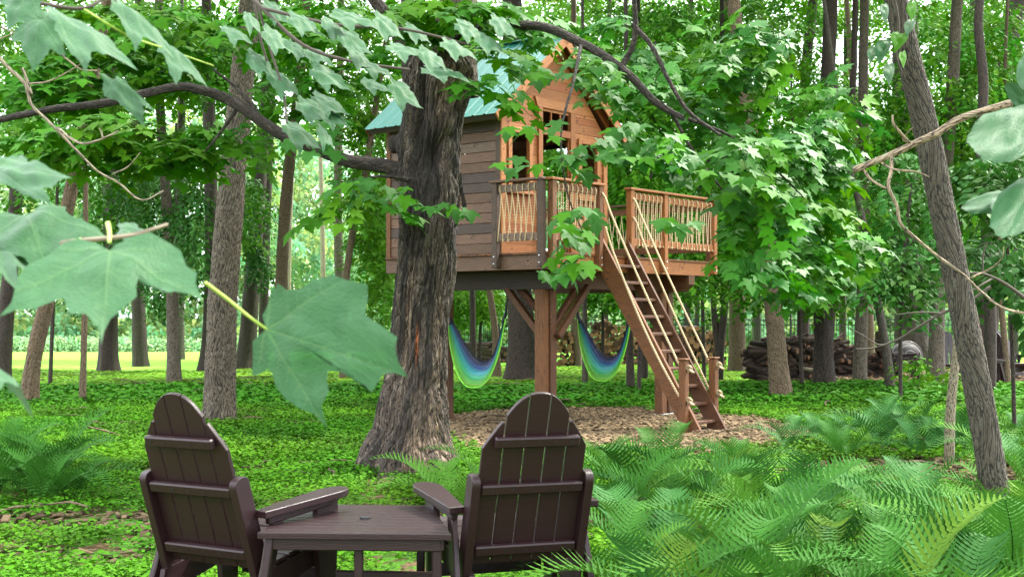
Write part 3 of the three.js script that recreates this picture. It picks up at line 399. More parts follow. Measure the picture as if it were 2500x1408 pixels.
bush('backdrop_tree', 'broad bright tree crown behind the treehouse roof', 'tree', [1000, 0, [[1004, 700, 12], [1010, 300, 8]]], 46, [['ovate', M.leafBright, [[930, 420, 60, 280, 44, 2, 118], [1050, 100, 240, 140, 46, 3, 230], [1350, 90, 200, 160, 46, 3, 210]], { gap: -0.05, size: 1.5, cs: 0.7 }]]);
bush('backdrop_tree', 'bright yellow green tree crown behind the middle right trunks', 'tree', [1700, 0, [[1704, 700, 12], [1710, 300, 8]]], 44, [['ovate', M.leafBright, [[1500, 0, 240, 60, 49, 3, 170], [1850, 20, 250, 90, 49, 3, 230], [1560, 450, 170, 190, 47, 3, 235], [1640, 130, 200, 150, 44, 3, 186], [1850, 390, 190, 200, 47, 3, 260]], { gap: -0.05, size: 1.5, cs: 0.7 }]]);
bush('backdrop_tree', 'bright yellow green tree crown behind the massive old trunk at right', 'tree', [2300, 0, [[2304, 700, 12], [2310, 300, 8]]], 43, [['ovate', M.leafBright, [[2180, 10, 230, 90, 49, 3, 200], [2440, 30, 160, 90, 49, 3, 150], [2050, 250, 140, 110, 49, 3, 110], [2120, 430, 190, 210, 47, 3, 272], [2400, 430, 170, 210, 47, 3, 260], [2330, 120, 230, 130, 43, 3, 186]], { gap: -0.05, size: 1.5, cs: 0.7 }]]);
{ // the maple beside the photographer whose twigs hang into the picture; its crown shades the near leaves
  const t = thing('maple_tree', 'maple beside the camera whose low twigs hang into the picture', 'tree', V(5.2, 0, -1.6)); setSeed(515);
  part(t, 'trunk', trunkGeo([V(0, -0.1, 0), V(-0.1, 3, -0.2), V(-0.4, 6, -0.6), V(-0.8, 9.5, -1.2)], [0.24, 0.2, 0.16, 0.06], { seg: 24, step: 0.15, flare: 0.4, flareH: 0.3 }), M.barkDark);
  const q = new THREE.Quaternion(), e = new THREE.Euler(), ms = []; for (let k = 0; k < 95; k++) { const u = R() * 6.283, d = Math.sqrt(R()) * 4; const s = rr(0.6, 1.0); ms.push(new THREE.Matrix4().compose(V(-2.4 + Math.cos(u) * d, rr(4.6, 8.2), -2.4 + Math.sin(u) * d), q.setFromEuler(e.set(rn() * 0.5, R() * 6.28, rn() * 0.5)), V(s, s, s))); } inst(t, 'crown', SPR.big[1], M.leafOvate, ms, null, 'stuff');
}
{ // far wood beyond the lawn and the fence: one mass
  setSeed(404); const ww = thing('far_woodland', 'sunlit mass of woodland beyond the lawn and fence', 'woodland'); tag(ww, null, null, null, 'stuff');
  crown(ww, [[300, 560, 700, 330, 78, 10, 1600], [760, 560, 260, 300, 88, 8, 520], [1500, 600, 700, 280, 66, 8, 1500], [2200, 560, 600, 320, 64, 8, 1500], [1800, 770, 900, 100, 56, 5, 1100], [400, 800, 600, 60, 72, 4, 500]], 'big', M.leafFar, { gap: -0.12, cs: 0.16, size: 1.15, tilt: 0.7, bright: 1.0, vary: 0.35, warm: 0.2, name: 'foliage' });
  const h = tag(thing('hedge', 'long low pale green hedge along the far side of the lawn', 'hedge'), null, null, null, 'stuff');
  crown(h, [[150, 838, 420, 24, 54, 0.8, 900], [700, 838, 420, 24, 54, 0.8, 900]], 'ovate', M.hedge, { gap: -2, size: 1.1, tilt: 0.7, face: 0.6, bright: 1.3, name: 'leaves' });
}

// ---------------------------------------------------------------- treehouse: u towards the stairs, h up, v along the front edge
const TH = 39.2 * Math.PI / 180, TPOS = V(0.435, 0, -16.1);
const HD = 2.3; // deck height
const toLocal = (u, h, v) => V(u, h, -v);
function tb(parent, name, u0, u1, h0, h1, v0, v1, mat, b) { return part(parent, name, boxAt(u0, u1, h0, h1, -v1, -v0, b), mat); }
function treeBase(name, label, cat) { return thing(name, label, cat, TPOS, -TH); }
setSeed(900);
const house = treeBase('treehouse', 'wooden treehouse with green metal roof and railed deck on posts', 'treehouse');
const U0 = -2.82, UW = -0.765, VW = 2.4, VD = 4.0;
{ // deck
  const deck = sub(house, 'deck');
  for (let u = U0; u < -0.01; u += 0.142) tb(deck, 'deck_board', u, Math.min(u + 0.137, 0.02), HD - 0.03, HD, -0.025, VD + 0.02, R() < 0.5 ? M.brown : M.brown2);
  tb(deck, 'rim_joist', U0, 0, HD - 0.219, HD - 0.032, 0, 0.038, M.grey3); tb(deck, 'rim_joist', -0.038, 0, HD - 0.219, HD - 0.032, 0.039, VD - 0.039, M.cedar2); tb(deck, 'rim_joist', U0, 0, HD - 0.219, HD - 0.032, VD - 0.038, VD, M.brown); tb(deck, 'rim_joist', U0, U0 + 0.038, HD - 0.219, HD - 0.032, 0.039, VD - 0.039, M.brown);
  for (let u = U0 + 0.42; u < -0.1; u += 0.4) tb(deck, 'joist', u, u + 0.038, HD - 0.217, HD - 0.032, 0.04, VD - 0.04, M.brown2);
  for (const [v0, ue, mat] of [[0.52, -0.07, M.beam], [3.38, 0.0, M.brown2]]) for (const o of [0, 0.082]) part(deck, 'beam', prism([[-2.9, 1.845], [ue - 0.13, 1.845], [ue, 1.95], [ue, 2.079], [-2.9, 2.079]], 0.078, -(v0 + o + 0.078)), mat);
  tb(deck, 'cross_joist', -0.53, -0.45, 1.86, 2.078, 0.69, 3.37, M.brown2);
}
{ // posts and braces
  for (const [u, v, foot] of [[-0.49, 0.6, 0], [-0.49, 3.46, 1], [-2.3, 0.6, 0]]) {
    const p = sub(house, 'support_post'), y0 = foot ? 0.06 : -0.1;
    tb(p, 'timber', u - 0.07, u + 0.065, y0, 1.843, v - 0.14, v - 0.002, M.brown, 0.008); tb(p, 'timber', u - 0.05, u + 0.09, y0, 1.843, v + 0.002, v + 0.135, M.brown2, 0.008);
    if (foot) part(p, 'post_base', boxAt(u - 0.08, u + 0.1, -0.02, 0.06, -v - 0.15, -v + 0.15, 0.005), bolt);
  }
  const br = (a, b) => part(house, 'brace', bar(toLocal(...a), toLocal(...b), 0.085, 0.085, V(0, 1, 0), 0.008), M.brown2);
  br([-0.55, 1.27, 0.55], [-1.1, 1.86, 0.55]); br([-0.55, 1.45, 0.69], [-0.98, 1.86, 0.69]);
  br([-0.47, 1.27, 0.68], [-0.47, 1.86, 1.26]); br([-0.36, 1.22, 0.7], [-0.36, 1.9, 1.38]);
  br([-0.55, 1.3, 3.46], [-1.08, 1.86, 3.46]);
}
{ // walls of lapped boards
  const EAVE = 4.06, RIDGE = 5.2, VC = 1.19, gable = (v) => 4.02 + (RIDGE - 4.02) * (1 - Math.abs(v - VC) / VC);
  const BH = 0.133, greys = [M.grey, M.grey2, M.grey3, M.grey4, M.grey5], warm = [M.cedar, M.cedar2, M.cedarRed];
  const left = sub(house, 'side_wall'); for (let k = 0; k < 14; k++) { const h = HD + k * BH; tb(left, 'wall_board', U0 + 0.06, UW - 0.01, h + 0.002, Math.min(h + BH - 0.003, 4.15), 0.022 - 0.004 * R(), 0.045, greys[Math.floor(R() * 5)], 0.005); }
  tb(left, 'corner_board', UW - 0.075, UW + 0.012, HD, 4.12, 0.0, 0.02, M.greyPost); tb(left, 'corner_board', U0, U0 + 0.08, HD, 4.12, 0.0, 0.02, M.brown);
  const right = sub(house, 'side_wall'); for (let k = 0; k < 14; k++) { const h = HD + k * BH, cut = h < 4.0; for (const [a, b] of cut ? [[U0 + 0.05, -2.08], [-1.32, UW - 0.01]] : [[U0 + 0.05, UW - 0.01]]) tb(right, 'wall_board', a, b, h + 0.002, Math.min(h + BH - 0.003, 4.12), VW - 0.045, VW - 0.022, M.brown, 0.005); }
  const front = sub(house, 'front_wall'), back = sub(house, 'back_wall');
  const holes = [[0.222, 0.579, 3.2, 3.89], [0.87, 1.474, HD, 3.93], [0.878, 1.493, 4.03, 4.25], [1.764, 2.123, 3.2, 3.89]];
  const cuts = [...new Set([...Array.from({ length: 22 }, (_, k) => HD + k * BH), ...holes.flatMap((q) => [q[2], q[3]])])].sort((a, b) => a - b);
  for (const [wall, ou, hs, mats] of [[front, UW - 0.022, holes, warm], [back, U0 + 0.03, [[0.9, 1.5, 3.1, 3.9]], [M.brown, M.brown2]]]) for (let k = 0; k + 1 < cuts.length; k++) {
    const h0 = cuts[k] + 0.002, h1 = cuts[k + 1] - 0.002; if (h1 - h0 < 0.012 || h0 > RIDGE - 0.05) continue;
    const inset = (h) => (h <= 4.02 ? 0.0 : ((h - 4.02) / (RIDGE - 4.02)) * VC), row = Math.round((cuts[k] - HD) / BH); let seg = [[0.03, 2.35]];
    for (const [a, b, c, d] of hs) if ((h0 + h1) / 2 > c && (h0 + h1) / 2 < d) seg = seg.flatMap(([s, e]) => [[s, Math.min(e, a)], [Math.max(s, b), e]].filter(([x, y]) => y - x > 0.02));
    for (const [s, e] of seg) { const i0 = inset(h0), i1 = inset(Math.min(h1, RIDGE)); const P = [[Math.max(s, i0), h0], [Math.min(e, 2.38 - i0), h0], [Math.min(e, 2.38 - i1), h1], [Math.max(s, i1), h1]]; if (P[1][0] - P[0][0] < 0.02) continue; if (P[2][0] - P[3][0] < 0.005) P.splice(2, 2, [(P[0][0] + P[1][0]) / 2, Math.min(h1, RIDGE)]);
      const g = prism(P.map(([v, h]) => [-v, h]), 0.022, 0); g.rotateY(Math.PI / 2); // prism x -> -z, z -> +x
      g.applyMatrix4(new THREE.Matrix4().makeScale(1, 1, -1)); { const ix = g.attributes; for (let q = 0; q < ix.position.count; q += 3) for (const A of [ix.position, ix.uv]) { const t = []; for (let c = 0; c < A.itemSize; c++) { t[c] = A.getComponent(q, c); A.setComponent(q, c, A.getComponent(q + 1, c)); A.setComponent(q + 1, c, t[c]); } } g.computeVertexNormals(); }
      g.translate(ou + 0.002 * R(), 0, 0); part(wall, 'wall_board', g, mats[row % mats.length]); }
  }
  const F = (n, v0, v1, h0, h1, t = 0.03, m = M.cedar) => tb(front, n, UW + 0.002, UW + t, h0, h1, v0, v1, m);
  F('corner_board', 0.0, 0.1, HD, 4.12, 0.028, M.cedar); F('corner_board', 2.29, 2.38, HD, 4.1, 0.028);
  F('window_trim', 0.145, 0.22, 3.12, 3.96, 0.034); F('window_trim', 0.581, 0.66, 3.12, 3.96, 0.034); F('window_trim', 0.222, 0.579, 3.892, 3.96, 0.034); F('window_trim', 0.222, 0.579, 3.12, 3.198, 0.04);
  F('window_trim', 1.685, 1.762, 3.12, 3.96, 0.034); F('window_trim', 2.125, 2.2, 3.12, 3.96, 0.034); F('window_trim', 1.764, 2.123, 3.892, 3.96, 0.034); F('window_trim', 1.764, 2.123, 3.12, 3.198, 0.04);
  F('door_trim', 0.778, 0.868, HD, 4.29, 0.036, M.cedar2); F('door_trim', 1.495, 1.6, HD, 4.29, 0.036, M.cedar2); F('door_trim', 0.87, 1.493, 3.93, 4.028, 0.034, M.cedarRed);
  part(front, 'header_board', prism([[0.76, 4.292], [1.61, 4.292], [1.66, 4.42], [0.7, 4.42]].map(([v, h]) => [v, h]), 0.03, 0).rotateY(Math.PI / 2).translate(UW + 0.003, 0, 0), M.cedar);
  for (const v of [1.073, 1.28]) tb(front, 'muntin', UW - 0.015, UW + 0.015, 4.03, 4.252, v, v + 0.018, M.cedar);
  tb(front, 'window_sill', UW - 0.03, UW + 0.07, 3.09, 3.118, 0.13, 0.67, M.cedar2); tb(front, 'window_sill', UW - 0.03, UW + 0.07, 3.09, 3.118, 1.67, 2.21, M.cedar2);
  for (const [v0, v1] of [[0.0, 0.09], [0.68, 0.77], [1.61, 1.68], [2.29, 2.37]]) tb(front, 'stud', UW - 0.115, UW - 0.024, HD, 4.0, v0 + 0.05, v1 + 0.0, M.brown);
  // roof
  const roof = sub(house, 'roof'), eV = -0.3, RZ = 5.3, slope = Math.atan2(RZ - EAVE, VC - eV), Ls = Math.hypot(RZ - EAVE, VC - eV), RU0 = -2.93, RU1 = -0.58;
  const metal = new THREE.MeshPhysicalMaterial({ color: new THREE.Color().setRGB(0.012, 0.12, 0.095), metalness: 0.0, roughness: 0.45, clearcoat: 0.22, clearcoatRoughness: 0.3 });
  const np = 12, pw = (RU1 - RU0) / np;
  for (const s of [1, -1]) {
    const ax = new THREE.Matrix4().makeBasis(V(1, 0, 0), V(0, Math.cos(slope), Math.sin(slope) * s), V(0, -Math.sin(slope) * s, Math.cos(slope)).multiplyScalar(1)).setPosition(0, 0, 0);
    const place = (g) => { g.applyMatrix4(new THREE.Matrix4().makeTranslation(0, 0, 0)); return g; };
    const down = V(0, -Math.sin(slope), Math.cos(slope) * s), up = V(0, Math.cos(slope), Math.sin(slope) * s), rg = toLocal(0, RZ, VC);
    const P = (u, d, n) => V(u, rg.y, rg.z).addScaledVector(down, d).addScaledVector(up, n); // s = 1 faces -v, the near side
    for (let k = 0; k < np; k++) { const m = new MB(), a = RU0 + k * pw, prof = [[0, 0.006], [0.014, 0.02], [0.032, 0.02], [0.046, 0.006], [pw * 0.62, 0.006], [pw * 0.64, 0.009], [pw * 0.66, 0.006], [pw, 0.006]]; const r = prof.map(([x, n]) => [0, Ls + 0.02].map((d) => { const q = P(a + x, d, n); return m.v(q.x, q.y, q.z); })); for (let j = 0; j + 1 < r.length; j++) s > 0 ? m.q(r[j][0], r[j][1], r[j + 1][1], r[j + 1][0]) : m.q(r[j][0], r[j + 1][0], r[j + 1][1], r[j][1]); const g = m.geo().toNonIndexed(); g.computeVertexNormals(); part(roof, 'roof_panel', g, metal); }
    for (let d = 0; d < Ls - 0.02; d += 0.19) { const e = Math.min(d + 0.186, Ls); part(roof, 'sheathing_board', bar(P(RU0 + 0.01, (d + e) / 2, -0.008), P(RU1 - 0.045, (d + e) / 2, -0.008), e - d, 0.018, down), M.brown2); }
    for (let u = RU0 + 0.02; u < RU1 - 0.1; u += 0.42) part(roof, 'rafter', bar(P(u + 0.02, 0.03, -0.065), P(u + 0.02, Ls - 0.04, -0.065), 0.09, 0.04, up), M.brown2);
    part(roof, 'barge_board', bar(P(RU1 - 0.012, 0.0, -0.06), P(RU1 - 0.012, Ls + 0.0, -0.06), 0.12, 0.024, up), M.cedar); part(roof, 'barge_board', bar(P(RU1 - 0.15, 0.1, -0.075), P(RU1 - 0.15, Ls - 0.1, -0.075), 0.1, 0.024, up), M.cedarRed); part(roof, 'barge_board', bar(P(RU0 + 0.0, 0.0, -0.07), P(RU0 + 0.0, Ls, -0.07), 0.12, 0.024, up), M.brown);
    part(roof, 'fascia', bar(P(RU0 + 0.014, Ls - 0.012, -0.055), P(RU1 - 0.026, Ls - 0.012, -0.055), 0.075, 0.02, up), M.beam);
  }
  part(roof, 'ridge_cap', bar(V(RU0, RZ + 0.012, -VC), V(RU1 - 0.002, RZ + 0.012, -VC), 0.16, 0.02, V(0, 0, 1)), metal);
}
// rope laced railing panel between two points at deck level: dir is the run, out the face
function lacing(parent, a, b, h0, h1, hooks) { // one zig-zag cord wound over the two rails
  const pts = [], n = hooks; const d = b.clone().sub(a); const P = (t, h, o) => a.clone().addScaledVector(d, t).add(V(0, h, 0)).add(o);
  const out = V(-d.z, 0, d.x).normalize().multiplyScalar(0.03);
  for (const ph of [0, 1]) { const m = []; for (let k = 0; k < n; k++) { const t0 = (k + 0.5) / n + rn() * 0.008, t1 = (k + 0.5 + (ph ? 0.5 : -0.45)) / n + rn() * 0.02; m.push([P(t0, h1 + 0.07, out.clone().multiplyScalar(0.4)), P(t0, h1 + 0.02, out), P(t0 + (t1 - t0) * 0.06, h1 - 0.04, out.clone().multiplyScalar(ph ? 0.6 : 0.1)), P(clamp(t1, 0.01, 0.99), h0 + 0.05, out.clone().multiplyScalar(ph ? -0.2 : 0.7)), P(clamp(t1, 0.01, 0.99), h0 - 0.06, out)]); }
    const g = mergeGeometries(m.map((q) => tube(q, q.map(() => 0.0065), 6, 2))); part(parent, 'rope_lacing', g, M.rope); }
}
function railing(kind, pts, panels, mats) { // pts: [u, v] of the posts
  const r = sub(house, 'railing'); const [mp, mr, mt] = mats, H1 = HD + 0.9;
  for (const [u, v, low] of pts) { const p = part(r, 'post', boxAt(u - 0.044, u + 0.044, HD - (low ?? 0.19), H1, -v - 0.044, -v + 0.044, 0.007), mp); for (const h of [-0.05, -0.14]) if (kind !== 'far') part(p, 'bolt', new THREE.SphereGeometry(0.013, 8, 6).translate(kind === 'u' ? u : u + 0.046, HD + h, kind === 'u' ? -v + 0.046 : -v), bolt); }
  for (const [i, j, hooks] of panels) {
    const a = V(pts[i][0], 0, -pts[i][1]), b = V(pts[j][0], 0, -pts[j][1]), d = b.clone().sub(a).normalize(), A = a.clone().addScaledVector(d, 0.046), B = b.clone().addScaledVector(d, -0.046), side = V(0, 1, 0);
    const rail = (h, w, t, m) => part(r, 'rope_rail', bar(A.clone().setY(HD + h), B.clone().setY(HD + h), w, t, side), m);
    rail(0.82, 0.1, 0.036, mr); rail(0.195, 0.1, 0.036, mr); lacing(r, A, B, HD + 0.2, HD + 0.8, hooks);
  }
  const a = pts[0], b = pts[pts.length - 1], A = V(a[0], H1 + 0.014, -a[1]), B = V(b[0], H1 + 0.014, -b[1]), d = B.clone().sub(A).normalize();
  part(r, 'top_rail', bar(A.addScaledVector(d, -0.075), B.addScaledVector(d, 0.06), 0.03, 0.125, V(0, 1, 0)), mt);
}
setSeed(77); railing('u', [[-0.79, -0.046], [-0.05, -0.046]], [[0, 1, 7]], [M.greyPost, M.grey, M.grey3]);
railing('v', [[0.047, 0.05], [0.047, 1.06]], [[0, 1, 9]], [M.brown, M.brown, M.cedar2]);
railing('v', [[0.047, 1.80], [0.047, 2.64], [0.047, 4.0]], [[0, 1, 7], [1, 2, 10]], [M.cedar2, M.cedar2, M.cedar2]);
railing('far', [[-0.05, VD + 0.046], [-1.4, VD + 0.046], [-2.75, VD + 0.046]], [[0, 1, 10], [1, 2, 10]], [M.brown, M.brown, M.brown2]);
railing('far', [[U0 - 0.047, 2.5], [U0 - 0.047, 3.95]], [[0, 1, 10]], [M.brown, M.brown, M.brown2]);

// staircase
{
  const s = treeBase('staircase', 'steep brown wooden staircase with rope handrails up to the treehouse deck', 'staircase'); setSeed(31);
  const run = 1.42, top0 = [0.03, HD + 0.16], bot = [0.03 + run, 0.0], sl = (HD + 0.16) / run;
  for (const v of [1.135, 1.735]) { const w = 0.2 / Math.sin(Math.atan(sl)); part(s, 'stringer', prism([[0.05, HD + 0.22], [0.05 - 0.001, HD - 0.25], [0.05 + run - 0.13, 0.0], [0.05 + run + 0.115, 0.0]], 0.042, -v - 0.021), v < 1.3 ? M.brown : M.brown2); }
  for (let k = 0; k < 10; k++) { const h = HD - 0.0 - (k + 0.6) * 0.222, u = 0.06 + (HD + 0.16 - h) / sl; if (h > 0.05) tb(s, 'step', u - 0.17, u + 0.03, h - 0.036, h, 1.157, 1.713, M.brown2); }
  const posts = [];
  for (const v of [1.07, 1.8]) { const u = 1.33; const p = part(s, 'stair_post', boxAt(u - 0.048, u + 0.048, -0.05, 0.94, -v - 0.048, -v + 0.048, 0.008), M.brown); part(p, 'post_cap', boxAt(u - 0.062, u + 0.062, 0.942, 0.965, -v - 0.062, -v + 0.062, 0.006), M.brown); posts.push([u, v]); }
  const knot = (q) => mergeGeometries([new THREE.TorusKnotGeometry(0.026, 0.014, 40, 6, 2, 3).translate(q.x, q.y, q.z), tube([q.clone(), q.clone().add(V(0.05, -0.03, 0.03)), q.clone().add(V(0.1, -0.045, 0.05))], [0.015, 0.016, 0.014], 7, 3)]);
  for (const [v, hi, lo, sag] of [[1.07, 3.1, 0.84, 0.06], [1.07, 2.72, 0.44, 0.16], [1.8, 3.08, 0.86, 0.05], [1.8, 2.82, 0.5, 0.07]]) {
    const A = toLocal(0.1, hi, v), B = toLocal(1.28, lo + 0.03, v), n = 10, pts = []; for (let k = 0; k <= n; k++) { const t = k / n; pts.push(A.clone().lerp(B, t).add(V(0, -4 * sag * t * (1 - t), 0))); }
    pts.unshift(toLocal(0.02, hi + 0.0, v)); pts.push(toLocal(1.34, lo, v), toLocal(1.4, lo, v)); part(s, 'rope', tube(pts, pts.map(() => 0.0145), 9, 3), M.rope); part(s, 'rope_knot', knot(toLocal(1.41, lo, v)), M.rope);
  }
}
// hammocks: a fan of woven bands between two hanging points
{
  const bands = [0x101c60, 0x16348c, 0x1f64b8, 0x28a0d4, 0x34c6e0, 0x3cd8dc, 0x40e0c4, 0x48e8a0, 0x54ee78, 0x70f250, 0x94f840, 0xa8fc3c].map(hex);
  const ht = tex(64, 512, (u, v, x, y) => { const f = clamp(v * 12, 0, 11.999), i = Math.floor(f), th = (Math.sin(y * 1.55) * 0.5 + 0.5) * 0.22 + (Math.sin(x * 3.1) * 0.5 + 0.5) * 0.1; return bands[i].map((c) => c * (1.02 - th)); });
  const hb = tex(64, 512, (u, v, x, y) => { const q = Math.sin(y * 1.55) * 0.5 + 0.5; return [q, q, q]; }, false);
  const fab = new THREE.MeshPhysicalMaterial({ map: ht, bumpMap: hb, bumpScale: 0.006, roughness: 0.85, transmission: 0.35, thickness: 0, side: THREE.DoubleSide });
  const cord = new THREE.MeshStandardMaterial({ color: new THREE.Color().setRGB(0.012, 0.014, 0.03), roughness: 0.8 });
  const make = (v, ua, ub, label, drop, tilt) => {
    const h = treeBase('hammock', label, 'hammock'); h.userData.group = 'striped hammocks under the treehouse'; const A = toLocal(ua, 1.5, v), B = toLocal(ub, 1.52, v), m = new MB(), NS = 48, NT = 40;
    for (let j = 0; j <= NT; j++) { const t = j / NT, dp = lerp(drop * 0.66, drop, Math.pow(t, 0.85)) + 0.012 * Math.sin(t * 31), off = lerp(-0.17, 0.06, t) * tilt; for (let k = 0; k <= NS; k++) { const s = lerp(0.015, 0.985, k / NS), c = 1 - Math.pow(Math.abs(2 * s - 1), 2.5), p = A.clone().lerp(B, s); p.y -= dp * c; p.z += off * Math.pow(Math.sin(Math.PI * s), 0.7) + 0.012 * Math.sin(t * 40 + s * 5); const w = Math.pow(Math.sin(Math.PI * s), 0.5); { const g = Math.abs(2 * s - 1); p.x += (s < 0.5 ? -1 : 1) * (t - 0.6) * 0.16 * Math.pow(g, 0.8) * (1 - Math.pow(g, 5)); } m.v(p.x, p.y, p.z, s * 4, t); } if (j) for (let k = 0; k < NS; k++) { const a = (j - 1) * (NS + 1) + k; m.q(a, a + 1, a + NS + 2, a + NS + 1); } }
    part(h, 'sling', m.geo(), fab); for (const [t, dr, col] of [[0, 0.66, 0], [1, 1.0, 1]]) { const pts = []; for (let k = 0; k <= 24; k++) { const s = lerp(0.01, 0.99, k / 24), c = 1 - Math.pow(Math.abs(2 * s - 1), 2.5), p = A.clone().lerp(B, s); p.y -= drop * dr * c + (t ? 0.012 : -0.01); p.z += lerp(-0.17, 0.06, t) * tilt * Math.pow(Math.sin(Math.PI * s), 0.7); { const g = Math.abs(2 * s - 1); p.x += (s < 0.5 ? -1 : 1) * (t - 0.6) * 0.16 * Math.pow(g, 0.8) * (1 - Math.pow(g, 5)); } pts.push(p); } part(h, 'edge_cord', tube(pts, pts.map(() => 0.008), 6, 2), col ? new THREE.MeshStandardMaterial({ color: new THREE.Color().setRGB(0.25, 0.8, 0.06), roughness: 0.8 }) : cord); }
    for (const [P, q] of [[A, toLocal(ua - 0.03, 1.85, v)], [B, toLocal(ub + 0.03, 1.85, v)]]) { const links = []; for (let k = 0; k < 5; k++) { const g = new THREE.TorusGeometry(0.022, 0.006, 6, 12).scale(0.7, 1.45, 1); if (k % 2) g.rotateY(Math.PI / 2); const p = q.clone().lerp(P, (k + 0.5) / 7); links.push(g.translate(p.x, p.y, p.z)); } part(h, 'chain', mergeGeometries(links), M.iron); part(h, 'hanging_cord', tube([q.clone().lerp(P, 0.62), P.clone(), P.clone().lerp(P === A ? B : A, 0.05).add(V(0, -0.12, 0))], [0.012, 0.022, 0.026], 7, 4), cord); }
  };
  make(0.6, -2.2, -1.16, 'striped blue to lime hammock hanging beside the big furrowed trunk', 0.98, 1);
  make(3.46, -2.06, -1.06, 'striped blue to lime hammock hanging between the post and the staircase', 1.0, 1);
}

// ---------------------------------------------------------------- fence
{
  const D = 42, x0 = at(862, 800, D).x, x1 = at(2560, 800, D).x, f = thing('metal_fence', 'black metal picket fence along the back of the wood', 'fence', V(x0, 0, -D)), L = x1 - x0;
  const pick = new THREE.BoxGeometry(0.018, 1.36, 0.018), post = cbox(0.065, 1.5, 0.065, 0.006), ball = new THREE.SphereGeometry(0.045, 8, 6);
  for (const [h, k] of [[1.36, 0.03], [1.2, 0.03], [0.16, 0.03]]) part(f, 'rail', new THREE.BoxGeometry(L, k, 0.03).translate(L / 2, h, 0), M.iron);
  for (let x = 0, i = 0; x < L; x += 0.125, i++) { if (i % 19 === 0) { const p = part(f, 'fence_post', post, M.iron); p.position.set(x, 0.75, 0); const b = part(p, 'post_cap', ball, M.iron); b.position.y = 0.78; } else part(f, 'picket', pick, M.iron).position.set(x, 0.72, 0.0); }
}
